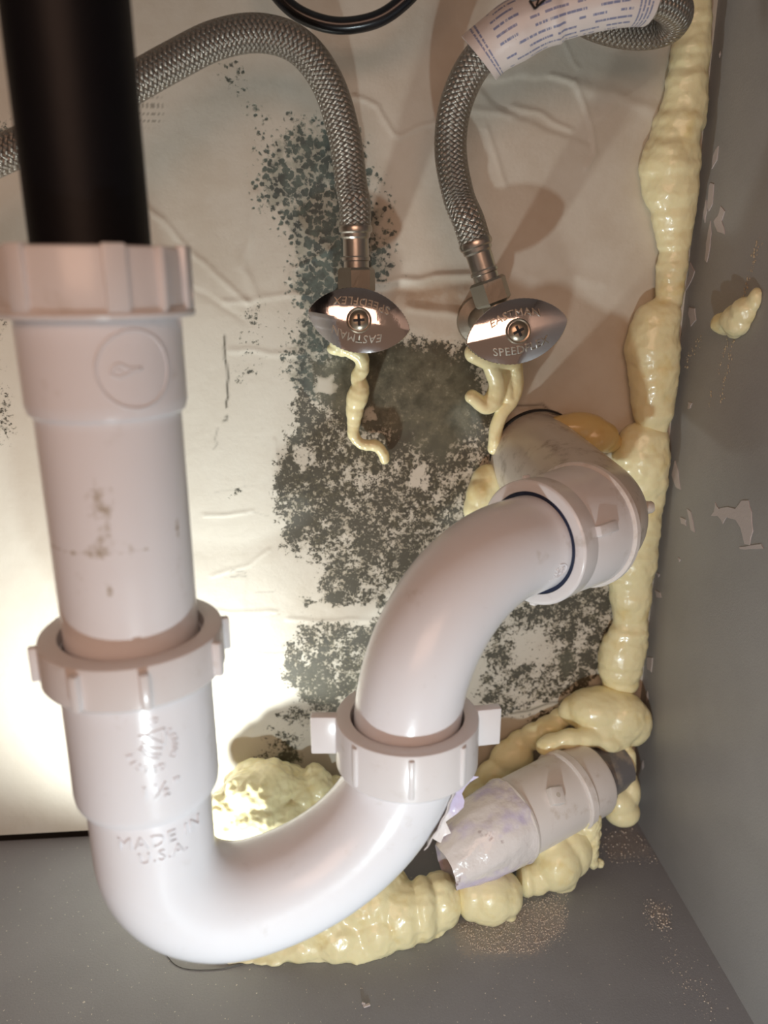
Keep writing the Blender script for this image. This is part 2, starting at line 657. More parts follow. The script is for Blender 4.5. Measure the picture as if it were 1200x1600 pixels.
def poly_sd(X, Z, pts):
    """signed distance to a polygon, positive inside"""
    d = line_dist(X, Z, np.vstack([pts, pts[:1]]))
    ins = np.zeros(X.shape, bool)
    n = len(pts)
    for i in range(n):
        (x0, z0), (x1, z1) = pts[i], pts[(i+1) % n]
        c = (z0 > Z) != (z1 > Z)
        with np.errstate(divide='ignore', invalid='ignore'):
            xi = (x1-x0)*(Z-z0)/(z1-z0)+x0
        ins ^= c & (X < xi)
    return np.where(ins, d, -d)


def sm(x, a, b):
    t = np.clip((x-a)/(b-a), 0, 1)
    return t*t*(3-2*t)


def vnoise(X, Z, cell, seed):
    """smooth value noise in -1..1"""
    rs = np.random.RandomState(seed)
    x = (X+700)/cell; z = (Z+50)/cell
    i = np.floor(x).astype(int); j = np.floor(z).astype(int)
    g = rs.uniform(-1, 1, (j.max()+3, i.max()+3))
    fx = x-i; fz = z-j
    fx = fx*fx*(3-2*fx); fz = fz*fz*(3-2*fz)
    return (g[j, i]*(1-fx)+g[j, i+1]*fx)*(1-fz)+(g[j+1, i]*(1-fx)+g[j+1, i+1]*fx)*fz


def back_wall():
    sx = .95
    xs = np.concatenate([np.arange(-600, -205, 5.0), np.arange(-205, WALL_X, sx), [WALL_X]])
    zs = np.concatenate([np.arange(3.6, 436, sx), np.arange(436, 520, 5.0)])
    X, Z = np.meshgrid(xs, zs)
    nx, nz = len(xs), len(zs)
    Xt, Zt = X, Z
    X = Xt + vnoise(Xt, Zt, 7, 1)*2.6 + vnoise(Xt, Zt, 2.6, 2)*1.5
    Z = Zt + vnoise(Xt, Zt, 7, 3)*2.6 + vnoise(Xt, Zt, 2.6, 4)*1.5
    D = np.zeros(X.shape); O = np.zeros(X.shape); Fm = np.zeros(X.shape)
    W = np.zeros(X.shape); Gm = np.zeros(X.shape); C = np.zeros(X.shape)
    Hh = np.zeros(X.shape)

    def patch(poly, dens, feather, olive=1.0, film=0.0, inner=None):
        nonlocal D, O, Fm
        sd = poly_sd(X, Z, wpx(poly))
        k = sm(sd, -feather, inner if inner else feather)
        w = k*dens
        sel = w > D
        O = np.where(sel, olive, O); D = np.maximum(D, w)
        if film: Fm = np.maximum(Fm, sm(sd, 0, feather*1.3)*film)

    def clear(poly, feather, amt=1.0):
        nonlocal D, Fm
        k = 1-amt*sm(poly_sd(X, Z, wpx(poly)), -feather, feather)
        D = D*k; Fm = Fm*k

    # upper, blue-green, web-like patch
    patch([(405, 285), (425, 235), (462, 195), (520, 190), (560, 225), (590, 300), (606, 380), (612, 430), (540, 440),
           (470, 425), (452, 380), (430, 330), (410, 320)], .86, 11, 0.0)
    patch([(430, 300), (480, 250), (520, 260), (530, 330), (470, 330)], .98, 8, 0.0)
    patch([(470, 390), (530, 370), (600, 390), (600, 470), (530, 520), (475, 500), (452, 440)], .92, 8, 0.0)
    patch([(345, 100), (378, 100), (382, 152), (352, 150)], .44, 5, .3)
    patch([(388, 160), (420, 190), (420, 250), (396, 250)], .34, 4, .0)
    patch([(445, 520), (500, 490), (560, 530), (560, 640), (480, 640), (450, 590)], .84, 9, .3)
    # main colony
    patch([(470, 560), (560, 530), (735, 530), (770, 620), (790, 700), (760, 830), (700, 930), (600, 960), (500, 945), (486, 880),
           (452, 852), (430, 800), (428, 740), (446, 680), (462, 620)], .68, 5, 1.0)
    patch([(428, 740), (446, 680), (520, 640), (640, 660), (640, 720), (560, 760), (520, 820), (455, 850), (430, 800)], .78, 5, 1.0)
    patch([(560, 700), (740, 680), (740, 790), (640, 900), (560, 890), (530, 800)], .66, 6, 1.0)
    # smooth grey-green film round the valve drips
    patch([(480, 560), (530, 535), (630, 520), (735, 545), (760, 600), (760, 690), (700, 720), (640, 690), (560, 690), (500, 650), (475, 610)],
          .95, 9, .85, film=.92)
    patch([(640, 560), (740, 560), (765, 680), (690, 750), (620, 700)], .9, 10, .9, film=.85)
    # lower patches left of the trap arm
    patch([(448, 1010), (470, 975), (590, 972), (600, 1110), (520, 1125), (470, 1105), (448, 1060)], .72, 4, 1.0)
    patch([(446, 1035), (505, 1030), (535, 1075), (500, 1120), (462, 1090)], .80, 3, 1.0, film=.25)
    patch([(540, 1050), (585, 1040), (585, 1110), (545, 1110)], .62, 3, 1.0, film=.45)
    patch([(470, 930), (500, 935), (490, 962), (472, 968)], .72, 3, 1.0)
    patch([(442, 850), (480, 848), (476, 862), (450, 862)], .62, 3, 1.0)
    patch([(395, 1190), (412, 1150), (440, 1130), (470, 1150), (468, 1210), (430, 1205)], .60, 6, .9)
    patch([(420, 1180), (466, 1160), (465, 1205), (430, 1202)], .82, 5, .8)
    patch([(428, 1110), (470, 1100), (500, 1130), (450, 1140)], .52, 5, 1.0)
    # right of the trap arm, round the elbow
    patch([(760, 960), (830, 930), (900, 900), (962, 880), (962, 1010), (930, 1060), (850, 1105), (770, 1130), (745, 1090)], .62, 6, 1.0)
    patch([(860, 930), (955, 890), (955, 980), (880, 1000)], .70, 6, 1.0)
    patch([(865, 1025), (900, 1015), (905, 1050), (880, 1062), (862, 1050)], .80, 3, 1.0, film=.55)
    patch([(810, 1085), (880, 1062), (940, 1050), (900, 1090), (815, 1105)], .74, 4, 1.0)
    patch([(765, 1000), (800, 1000), (790, 1050), (765, 1045)], .72, 3, 1.0)
    patch([(820, 1115), (890, 1095), (880, 1130), (820, 1150)], .62, 4, 1.0)
    # specks elsewhere
    patch([(362, 768), (378, 768), (378, 782), (362, 782)], .66, 2.5, .8)
    patch([(-60, 500), (6, 500), (16, 620), (28, 700), (-40, 700)], .44, 5, .9)
    patch([(-80, 180), (6, 180), (10, 250), (-60, 260)], .62, 6, .2)
    patch([(368, 585), (380, 480), (412, 470), (410, 540), (400, 600)], .40, 5, .5)
    patch([(450, 490), (470, 470), (520, 500), (500, 560), (455, 560)], .6, 8, .3)
    patch([(600, 400), (640, 430), (640, 470), (600, 480)], .45, 6, .3)
    # clean tape seams, scraped spots
    clear([(470, 948), (590, 948), (590, 966), (470, 966)], 1.5, .9)
    clear([(498, 588), (522, 588), (524, 612), (500, 610)], 1.5, .85)
    clear([(570, 635), (590, 632), (592, 655), (572, 655)], 1.2, .8)
    clear([(640, 735), (665, 730), (665, 760), (640, 760)], 3, .6)
    clear([(458, 700), (476, 690), (490, 720), (466, 740)], 2, .5)
    clear([(560, 438), (720, 428), (735, 470), (720, 520), (640, 522), (560, 470)], 4, .85)
    clear([(800, 1108), (910, 1080), (910, 1088), (800, 1118)], 1, .9)
    clear([(800, 985), (860, 985), (860, 1030), (800, 1045)], 4, .55)

    # relief of tape, joint compound and scraped paint
    X = Xt + vnoise(Xt, Zt, 9, 5)*1.1
    Z = Zt + vnoise(Xt, Zt, 9, 6)*1.1
    def ridge(pts, w, h):
        nonlocal Hh
        d = line_dist(X, Z, wpx(pts))
        Hh += h*np.exp(-(d/w)**2)

    def plate(poly, h, edge=1.2):
        nonlocal Hh
        Hh += h*sm(poly_sd(X, Z, wpx(poly)), -edge, edge)

    plate([(310, 70), (395, 60), (400, 260), (385, 480), (380, 700), (385, 1000), (390, 1250), (330, 1250), (330, 480), (318, 260)], .16, 1.2)
    plate([(400, 470), (330, 470), (338, 1250), (480, 1250), (480, 1130), (420, 1000)], -.1, 2)
    ridge([(150, 250), (285, 378), (385, 470)], 1.3, .7); ridge([(150, 300), (285, 440), (380, 500)], 1.6, -.4)
    ridge([(555, 153), (590, 165), (612, 210), (622, 214), (700, 185)], 1.0, .7)
    ridge([(520, 185), (470, 330), (452, 440)], 1.0, .6)
    ridge([(520, 388), (460, 420), (452, 440)], 1.0, .5)
    plate([(740, 130), (860, 118), (900, 135), (925, 195), (925, 225), (850, 200), (790, 175)], -.7, 1.3)
    ridge([(860, 118), (898, 130), (912, 160), (925, 195), (930, 240), (915, 262)], .9, .8)
    ridge([(905, 135), (980, 155), (1030, 175)], 2.5, .9); ridge([(800, 165), (850, 180), (890, 200)], 1.2, .7)
    ridge([(740, 170), (800, 178)], 1.5, .5); ridge([(760, 200), (790, 290)], 1.2, .5)
    ridge([(545, 442), (610, 440), (680, 432), (735, 430)], 1.6, 1.3); ridge([(560, 455), (640, 452), (735, 444)], 2.2, -1.0)
    plate([(560, 470), (620, 468), (700, 478), (735, 500), (720, 530), (630, 522), (570, 505)], 1.6, 5)
    ridge([(640, 480), (690, 485), (715, 495)], 2, 1.0)
    plate([(745, 640), (800, 640), (862, 648), (880, 664), (850, 690), (770, 740), (740, 730)], 1.5, 3)
    ridge([(800, 636), (846, 633), (868, 646), (878, 660)], 1.0, 1.4)
    ridge([(400, 300), (380, 420), (398, 460)], 2, .6)
    ridge([(350, 470), (480, 462)], 1.5, .5); ridge([(360, 548), (470, 552)], 1.5, .5)
    ridge([(430, 690), (437, 780)], .8, .6); ridge([(320, 805), (395, 800)], .9, .5); ridge([(340, 955), (430, 958)], .9, .5)
    ridge([(450, 968), (590, 970)], 1.2, .6); ridge([(795, 1112), (915, 1083)], 1.2, 1.0)
    ridge([(330, 900), (390, 880), (420, 860)], 1, .35); ridge([(395, 1020), (450, 1022)], .8, .4)
    ridge([(940, 180), (1020, 120)], 1.2, .35); ridge([(875, 55), (905, 110)], .7, .5)
    ridge([(820, 430), (860, 440), (900, 430), (940, 445)], 3, .5)
    X, Z = Xt, Zt
    # mesh-tape dots beside the black tailpiece
    dm = sm(poly_sd(X, Z, wpx([(160, 148), (250, 150), (258, 172), (250, 196), (160, 198)])), -2, 2)
    C = np.maximum(C, dm*.55*((np.sin(Z*2.0) > .2) & (np.sin(X*3.1) > -.2)))
    # cracks
    rs = np.random.RandomState(4)
    def crack(pts, w=.6, a=1.0):
        nonlocal C
        pts = [np.array(p, float) for p in pts]
        out = [pts[0]]
        for p, q in zip(pts[:-1], pts[1:]):
            for t in np.linspace(.25, 1, 4): out.append(p+(q-p)*t+rs.randn(2)*1.5)
        C = np.maximum(C, a*np.exp(-(line_dist(X, Z, wpx(out))/w)**2))
    crack([(351, 525), (352, 560), (357, 600), (354, 638)], .55, .9); crack([(349, 658), (354, 650)], .55, .7); crack([(340, 670), (335, 700)], .5, .3)
    crack([(320, 806), (380, 800), (420, 806)], .4, .16); crack([(400, 925), (430, 924)], .4, .2); crack([(398, 957), (435, 960)], .4, .3)
    crack([(800, 634), (846, 632), (872, 648)], .7, .7); crack([(846, 666), (876, 662)], .7, .6)
    crack([(335, 770), (375, 762), (390, 758)], .4, .15); crack([(395, 1020), (430, 1022)], .4, .2)
    crack([(800, 1114), (912, 1085)], .7, .7); crack([(360, 893), (382, 894)], .5, .35); crack([(360, 900), (384, 901)], .5, .35)

    # grime: brown edge of the old scraped spackle, rust near valve
    def grime(poly, a, f):
        nonlocal Gm
        Gm = np.maximum(Gm, a*sm(poly_sd(X, Z, wpx(poly)), -f, f))
    grime([(620, 455), (735, 445), (740, 500), (700, 480), (640, 480)], .35, 5)
    grime([(740, 640), (880, 640), (900, 690), (770, 760)], .35, 8)
    grime([(600, 540), (700, 530), (760, 640), (640, 600)], .6, 8)
    W = sm(poly_sd(X, Z, wpx([(310, 470), (430, 470), (470, 600), (420, 760), (440, 1000), (440, 1250), (-400, 1300), (-400, 450)])), -20, 20)*.6  # paler base colour over the lower left of the wall

    X, Z = Xt, Zt
    # general hand-floated unevenness
    Hh += .25*np.sin(X*.06+1.3*np.sin(Z*.031))+.2*np.sin(Z*.05+1.1*np.sin(X*.043))
    Hh *= .75*sm(WALL_X-X, 0, 6)
    verts = np.stack([X, WALL_Y-Hh, Z], -1).reshape(-1, 3)
    i = np.arange(nx*nz).reshape(nz, nx)
    faces = np.stack([i[:-1, :-1], i[:-1, 1:], i[1:, 1:], i[1:, :-1]], -1).reshape(-1, 4).tolist()
    V = verts.tolist()
    n0 = len(V)
    back = [(xs[0], WALL_Y+12, zs[0]), (xs[-1], WALL_Y+12, zs[0]), (xs[-1], WALL_Y+12, zs[-1]), (xs[0], WALL_Y+12, zs[-1])]
    V += back
    b0, b1, b2, b3 = range(n0, n0+4)
    faces += [tuple(i[0, ::-1]) + (b0, b1), tuple(i[-1, :]) + (b2, b3), tuple(i[:, 0]) + (b3, b0), tuple(i[::-1, -1]) + (b1, b2), (b0, b3, b2, b1)]
    me = bpy.data.meshes.new('wall_back')
    og = np.array([0, WALL_Y, 0])
    me.from_pydata(((np.array(V)-og)*MM).tolist(), [], faces)
    for nm, ch in (('mold', (D, O, Fm)), ('tone_wear', (W, Gm, C))):
        a = me.color_attributes.new(nm, 'FLOAT_COLOR', 'POINT')
        arr = np.ones((len(V), 4), np.float32)
        for j, c in enumerate(ch): arr[:n0, j] = c.ravel()
        arr[n0:, :3] = 0
        a.data.foreach_set('color', arr.ravel())
    me.materials.append(M['wall'])
    me.shade_smooth(); me.set_sharp_from_angle(angle=radians(60))
    o = bpy.data.objects.new('wall_back', me)
    COL.objects.link(o); o.location = Vector(og)*MM
    o['kind'] = 'structure'
    return o


back_wall()


def floor():
    s = 3.0
    xs = np.arange(-600, WALL_X+s, s); ys = np.arange(-60, WALL_Y, s)
    xs[-1] = WALL_X; ys[-1] = WALL_Y-.6
    X, Y = np.meshgrid(xs, ys)
    d = np.zeros(X.shape)
    def dp(poly, a, f):
        nonlocal d
        d = np.maximum(d, a*sm(poly_sd(X, Y, np.array([G(x, y)[:2] for x, y in poly])), -f, f))
    dp([(690, 1440), (780, 1420), (880, 1400), (890, 1450), (840, 1500), (720, 1500)], .85, 8)
    dp([(930, 1310), (990, 1280), (1030, 1340), (950, 1350)], .7, 7)
    dp([(1010, 1405), (1050, 1420), (1040, 1450), (1015, 1430)], .75, 5)
    dp([(1030, 1450), (1120, 1560), (1110, 1600), (1060, 1520)], .40, 7)
    dp([(380, 1500), (700, 1480), (700, 1520), (400, 1530)], .42, 8)
    nx, ny = len(xs), len(ys)
    top = np.stack([X, Y, np.zeros(X.shape)], -1).reshape(-1, 3).tolist()
    i = np.arange(nx*ny).reshape(ny, nx)
    faces = np.stack([i[:-1, :-1], i[:-1, 1:], i[1:, 1:], i[1:, :-1]], -1).reshape(-1, 4).tolist()
    n0 = len(top)
    top += [(xs[0], ys[0], -16), (xs[-1], ys[0], -16), (xs[-1], ys[-1], -16), (xs[0], ys[-1], -16)]
    b0, b1, b2, b3 = range(n0, n0+4)
    faces += [tuple(i[0, ::-1])+(b0, b1), tuple(i[-1, :])+(b2, b3), tuple(i[:, 0])+(b3, b0), tuple(i[::-1, -1])+(b1, b2), (b0, b3, b2, b1)]
    me = bpy.data.meshes.new('floor')
    me.from_pydata((np.array(top)*MM).tolist(), [], faces)
    a = me.attributes.new('dusty', 'FLOAT', 'POINT')
    arr = np.zeros(len(top), np.float32); arr[:n0] = d.ravel()
    a.data.foreach_set('value', arr)
    me.materials.append(M['floor'])
    o = bpy.data.objects.new('floor', me); COL.objects.link(o)
    o['kind'] = 'structure'


floor()
side = build('wall_right', box(WALL_X, WALL_X+16, -60, WALL_Y+14, -16, 520), M['side'], smooth=False)
side['kind'] = 'structure'
o = build('wall_left', box(-616, -600, -60, WALL_Y+14, -16, 520), M['side'], smooth=False)
o['kind'] = 'structure'

o = build('gap_shade_backing_1', box(-600, WALL_X, WALL_Y+13, WALL_Y+15, -30, 60), M['dark'], smooth=False)  # near-black backing added to paint the shade in the gap below the wall
o['kind'] = 'structure'
o = build('unseen_cabinet_top', box(-600, WALL_X+16, -60, WALL_Y+14, 520, 540), M['side'], smooth=False)  # cabinet top out of view, added to block world light from above
o['kind'] = 'structure'

# ------------------------------------------------------------------ black tailpiece and P-trap
LX, LY = -58.0, 212.0
LEFT = np.array([LX, LY, 0.0])
UXY = np.array([27.0, 238.0])
tail = build('sink_tailpiece', MB().add(*lathe([(13.0, 303), (14.7, 303), (14.7, 560), (13.0, 560)], LEFT)), M['black'])
tag(tail, 'thick black vertical drain tailpiece running up out of the top left', 'pipe')

trap = empty('drain_trap', (LX, LY, 94), 'white plastic P-trap with slip nuts under the black tailpiece', 'drain trap')


def cyl_map(flat, axis_xy, r, z0, az, lift=0.0):
    """wrap flat lettering on a vertical cylinder, centred at azimuth az, height z0"""
    out = []
    for x, y, z in flat:
        a = az + x/r
        out.append((axis_xy[0]+(r+z+lift)*sin(a), axis_xy[1]-(r+z+lift)*cos(a), z0+y))
    return out


# azimuth: 0 faces the camera plane (-y), positive turns to the right
AZ_CAM = atan2(58, 212)

# extension tube: hub with a lip, then the 1 1/2 in. tube
prof = [(16.3, 314), (20.6, 314), (20.9, 300), (20.9, 280), (20.3, 277.8), (19.3, 277.0), (19.05, 276), (19.05, 187), (17.4, 187), (17.4, 296)]
dense = []
for (r0, h0), (r1, h1) in zip(prof, prof[1:]+prof[:1]):
    n = max(1, int(abs(h1-h0)/1.5)) if r0 > 18.5 and r1 > 18.5 else 1
    for t in range(n): dense.append((r0+(r1-r0)*t/n, h0+(h1-h0)*t/n))
ext = build('extension_tube', MB().add(*lathe(dense, LEFT, seg=128)), M['pvcstain'], trap)
me = ext.data
a = me.color_attributes.new('stain', 'FLOAT_COLOR', 'POINT')
cols = np.ones((len(me.vertices), 4), np.float32); cols[:, :3] = 0
wl = np.array(world_loc(ext))/MM
blobs = [(-.25, 256, .25, 9, .62), (-.10, 259, .10, 6, .5), (-.3, 245, .35, 5, .55), (.05, 243, .12, 3.5, .6), (-.25, 232, .09, 5, .5), (.86, 246, .08, 4.5, .75),
         (-.15, 279, .06, 2, .6), (-.35, 281, .25, 1.2, .5), (.2, 279, .5, .8, .45), (.1, 202, .02, 2, .7), (-.2, 292, .04, 2, .4)]
for i_, v in enumerate(me.vertices):
    p = np.array(v.co)/MM + wl
    az = atan2(p[0]-LX, -(p[1]-LY)) - .27
    s = 0
    for (a0, z0, ra, rz, am) in blobs:
        s = max(s, am*math.exp(-((az-a0)/ra)**2-((p[2]-z0)/rz)**2))
    s = max(s, .6*math.exp(-((p[2]-243)/.7)**2)*(az < .35))
    cols[i_, 0] = s
a.data.foreach_set('color', cols.ravel())


def slip_nut(name, origin, axis, r_out, r_in, h, lugs, parent, flange=0, mat=None, tags=(), flip=False):
    """threaded slip nut: rounded ring (bore r_in) from 0 to h along axis, ribs as parts"""
    m = mat or M['pvcnut']
    b = .9
    prof = [(r_in, .2), (r_in+.5, h), (r_out-b, h), (r_out-.25*b, h-.3*b), (r_out, h-b), (r_out+.15, b), (r_out-.3, .25), (r_out-b, 0), (r_in+.5, 0)]
    if flip:
        prof = [(r, h-z) for r, z in prof]
    if flange:
        prof = [(r_in, .2), (r_in+.3, h), (r_out-1.2, h), (r_out-.3, h-.4), (r_out, h-1.2), (r_out+.3, 2.6), (r_out+flange-.4, 1.9), (r_out+flange, 1.2), (r_out+flange-.4, .1), (r_in+.5, 0)]
    o = build(name, MB().add(*lathe(prof, origin, axis, seg=96)), m, parent)
    u, v, w = basis(axis)
    og = np.array(origin, float)
    for (ang, wd, prot, z0, z1) in lugs:
        rad = cos(ang)*u+sin(ang)*v; tan = np.cross(w, rad)
        c = og + rad*(r_out+prot/2-.7) + w*(z0+z1)/2
        build('rib', MB().add(*rbox((wd, prot+1.6, z1-z0), c, tan, rad, w, bevel=min(.55, wd*.3))), m, o)
    return o


def az_ang(az):
    """azimuth (0 toward the camera) -> angle in the vertical-axis basis used by lathe"""
    u, v, w = basis((0, 0, 1))
    d = np.array([sin(az), -cos(az), 0])
    return atan2(d @ v, d @ u)


N1Z = 302.0
slip_nut('slip_nut', (LX, LY, N1Z), (0, 0, 1), 23.4, 15.0, 17.0,
         [(az_ang(x), 5.5, 1.3, 2.0, 17.4) for x in (-.52, .46, 1.45, 2.4, 3.3, 4.3, 5.1)] +
         [(az_ang(x), 1.8, 1.9, 2.0, 17.0) for x in (.95,)], trap, flange=1.4)
slip_nut('slip_nut', (LX, LY, 199.6), (0, 0, 1), 26.2, 20.3, 13.2,
         [(az_ang(AZ_CAM+x), 2.6, 2.2, 1.2, 11.8) for x in (-1.55, -.62, .06, .98, 1.62, 2.4, 3.2, 4.0)], trap)

# J-bend: wide socket, then the return bend up to the union
R_J, ZC = 46.5, 157.0
hdir = np.array([UXY[0]-LX, UXY[1]-LY, 0.0]); dist = np.linalg.norm(hdir); hdir /= dist
R_J = dist/2
ZB, R1 = 104.0, 31.0                     # axis height at the bottom, tight first bend
R2X, R2Z = dist-R1, 49.0
path = [np.array([LX, LY, z]) for z in (172, 166, 160, 153, 146, 140)]
for t in np.linspace(0, pi/2, 25):
    path.append(np.array([LX, LY, ZB+R1])+hdir*R1*(1-cos(t))-np.array([0, 0, R1*sin(t)]))
for t in np.linspace(0, pi/2, 33)[1:]:
    path.append(np.array([LX, LY, ZB])+hdir*(R1+R2X*sin(t))+np.array([0, 0, R2Z*(1-cos(t))]))
path.append(np.array([UXY[0], UXY[1], ZB+R2Z+3.0]))
rads = [19.05]*(len(path)-12)+list(np.linspace(19.05, 21.0, 12))
jmb = MB().add(*tube(path, rads, seg=96)[:2])
bend = build('trap_bend', jmb, M['pvc'], trap)
build('socket', MB().add(*lathe([(19.6, 209), (21.9, 209), (21.9, 200), (22.0, 162), (21.7, 159.6), (21.0, 158.2), (19.0, 157.2), (17.0, 157.2)], LEFT, seg=96)), M['pvc'], trap)

# raised lettering on the bend and the socket
let = MB()
for s, size, z, r, da in (('MADE IN', 6.0, 151.6, 19.0, .12), ('U.S.A.', 5.4, 146.2, 19.0, .12), ('1½"', 6.6, 170.5, 21.95, .14)):
    vs, fs = text_mesh(s, size, .5, 1.12)
    let.add(cyl_map(vs, (LX, LY), r, z, AZ_CAM+da), fs)
e2 = MB()
m_ = arc_text('LISTED DWV', 6.5, 2.9, radians(188), radians(20), .3, inward=True); e2.add(m_.v, m_.f)
e2.add(*(lambda m: (m.v, m.f))(arc_text('US', 6.5, 2.9, radians(20), radians(22), .3, inward=True)))
vs, fs = text_mesh('SP', 4.4, .3); e2.add([(x+.3, y+8.2, z) for x, y, z in vs], fs)
for st in ([(-3.6, 5.2), (0, 5.5), (3.6, 5.8)], [(3.6, 5.8), (3.4, 3.2), (3.0, .8)], [(-1.6, 5.2), (.8, 3.0), (3.2, .8)],
           [(-3.0, 2.0), (-.8, -1.0), (2.0, -2.2)], [(-3.6, 1.2), (-1.6, -1.8), (1.2, -3.2)], [(-2.6, 3.2), (-.4, .8), (2.4, -.4)]):
    e2.add(*stroke2d(spline(st, 6), .38, .32))
let.add(cyl_map(e2.v, (LX, LY), 21.95, 184.5, AZ_CAM+.10), e2.f)
build('raised_lettering', let, M['pvc'], bend, sharp=0)
e1 = MB().add(*ring2d(9.2, 9.9, .18, 64))
for st in ([(-6.2, -.4), (-5, 1.2), (-3.4, 1.4), (-1.8, .4), (1.5, .3)], [(-6.2, -.4), (-4.4, -1.6), (-2.2, -.8), (1.5, .3)], [(-4.6, .2), (-3.6, 0)]):
    e1.add(*stroke2d(spline(st, 6), .4, .25))
build('raised_emblem', MB().add(cyl_map(e1.v, (LX, LY), 20.95, 290.0, .62), e1.f), M['pvcstain'], ext, sharp=0)

# union nut with two wings
slip_nut('union_nut', (UXY[0], UXY[1], 145.0), (0, 0, 1), 25.4, 19.8, 18.5,
         [(az_ang(x), 2.0, .9, 2.2, 17.0) for x in (-.85, -.05, .72, 2.3, 3.2, 4.1)] +
         [(az_ang(1.66), 4.0, 8.8, 3.5, 18.4), (az_ang(1.50+pi), 4.0, 8.8, 3.5, 18.4)], trap)

# trap arm (gooseneck)
ED = nrm((.79, .61, 0)); RG = 54.0; ZG = 158.0
gp = [np.array([UXY[0], UXY[1], z]) for z in (150, 154)]
cg = np.array([UXY[0], UXY[1], ZG])+ED*RG
for t in np.linspace(0, pi/2, 33):
    gp.append(cg - ED*RG*cos(t) + np.array([0, 0, RG*sin(t)]))
for s in (6, 14, 24): gp.append(cg+np.array([0, 0, RG])+ED*s)
arm = build('trap_arm', MB().add(*tube(gp, 19.05, seg=96, ref=(ED[1], -ED[0], 0))[:2]), M['pvc'], trap)
NE = cg+np.array([0, 0, RG])+ED*13.5        # front face of the elbow nut
# oval mark on the arm, laid along the bend
pth, T_, N_, B_ = frames(gp, (ED[1], -ED[0], 0))
em = MB()
em.add(*stroke2d([(2.9*cos(t)*1.5, 2.9*sin(t)) for t in np.linspace(-pi*.55, pi*.55, 24)], .22, .3))
for kk, st in enumerate(([(-3, 1.5), (-1, .2), (2.4, 1.4)], [(-3, -.2), (0, -.6), (2.6, .2)], [(-2.8, -1.6), (.4, -1.9), (2.2, -1)], [(-1.6, 1.8), (-1.4, -1.8)], [(.8, 1.6), (1.0, -1.6)])):
    em.add(*stroke2d(spline(st, 5), .26, .3))
for t in np.linspace(0, 1, 9): em.add(*rbox((.5, .5, .5), (-4.6+8*t, -2.9, 0), (1, 0, 0), (0, 1, 0), (0, 0, 1), .1, 1))
s_c = sum(np.linalg.norm(pth[i+1]-pth[i]) for i in range(len(pth)-1))-18
cum = np.cumsum([0]+[np.linalg.norm(pth[i+1]-pth[i]) for i in range(len(pth)-1)])
outward = nrm(np.array([ED[1], -ED[0], 0])*.92-np.array([0, 0, 1])*.22)


def arm_map(flat, s0, phi0):
    out = []
    for x, y, z in flat:
        s = s0+x
        i = min(max(int(np.searchsorted(cum, s))-1, 0), len(pth)-2)
        f = (s-cum[i])/(cum[i+1]-cum[i])
        c = pth[i]*(1-f)+pth[i+1]*f
        sd = np.array([ED[1], -ED[0], 0]); tt = nrm(T_[i]*(1-f)+T_[i+1]*f); up_ = np.cross(sd, tt)
        a_ = phi0+y/19.05
        out.append(c+(19.05+z)*(cos(a_)*sd+sin(a_)*up_))
    return out


build('raised_mark', MB().add(arm_map(em.v, s_c, -.25), em.f), M['pvc'], arm, sharp=0)

# scrap of peeled tape clinging to the right of the bend, its free edge standing off
nu, nv = 12, 8
top, tf = [], []
front_dir = np.array([hdir[1], -hdir[0], 0.0])
for i in range(nu):
    t = .98+.36*i/(nu-1)
    c_ = np.array([LX, LY, ZB])+hdir*(R1+R2X*sin(t))+np.array([0, 0, R2Z*(1-cos(t))])
    out_ = nrm(hdir*sin(t)*R2Z-np.array([0, 0, 1])*cos(t)*R2X)
    for j in range(nv):
        g = j/(nv-1)
        if g < .5:
            a_ = radians(52-72*g/.5*.62)
            q = c_+(20.6+.25*sin(i*1.9+j))*(cos(a_)*out_+sin(a_)*front_dir)
        else:
            a_ = radians(52-72*.62); e_ = (g-.5)/.5*(7.0+1.6*sin(i*1.3)+1.0*cos(i*2.9))
            q = c_+20.6*(cos(a_)*out_+sin(a_)*front_dir)+e_*nrm(out_*.85+front_dir*.25)+.5*sin(i*2.2+j*1.4)*front_dir
        top.append(q)
n0 = len(top)
bot = [q-.35*front_dir-np.array([.1, 0, 0]) for q in top]
for i in range(nu-1):
    for j in range(nv-1):
        k = i*nv+j
        tf += [(k, k+1, k+nv+1, k+nv), (n0+k+nv, n0+k+nv+1, n0+k+1, n0+k)]
edge = [i*nv for i in range(nu)]+[(nu-1)*nv+j for j in range(1, nv)]+[i*nv+nv-1 for i in range(nu-2, -1, -1)]+[j for j in range(nv-2, 0, -1)]
for p_, q_ in zip(edge, edge[1:]+edge[:1]): tf.append((p_, q_, n0+q_, n0+p_))
build('tape_scrap', MB().add(top+bot, tf), M['wrap'], trap, sharp=50)

# ------------------------------------------------------------------ wall elbow
W_END = np.array([108.5, WALL_Y+1, 221.0])
corner = NE+ED*44
d2 = nrm(W_END-corner)
ep = [NE+ED*s for s in (9, 14, 18, 22)]
r_b = 20.0
half = math.acos(np.clip(ED @ d2, -1, 1))/2
tl = r_b*math.tan(half)*1.0
pa, pb = corner-ED*tl, corner+d2*tl
for t in np.linspace(0, 1, 15):
    ep.append((1-t)**2*pa+2*t*(1-t)*corner+t*t*pb)
for s in np.linspace(tl+4, np.linalg.norm(W_END-corner), 8): ep.append(corner+d2*s)
elb = empty('wall_elbow', (corner[0], corner[1], 185), 'scuffed white drain elbow going into the back wall with pipe dope smears', 'pipe elbow')
rr = [24.0]*len(ep)
build('elbow_body', MB().add(*tube(ep, rr, seg=96)[:2]), M['pvcdirty'], elb)
build('hub', MB().add(*lathe([(19.6, 6), (23.4, 6), (24.6, 9), (25.6, 30), (25.6, 33), (22, 33)], NE, ED, seg=96)), M['pvcnut'], elb)
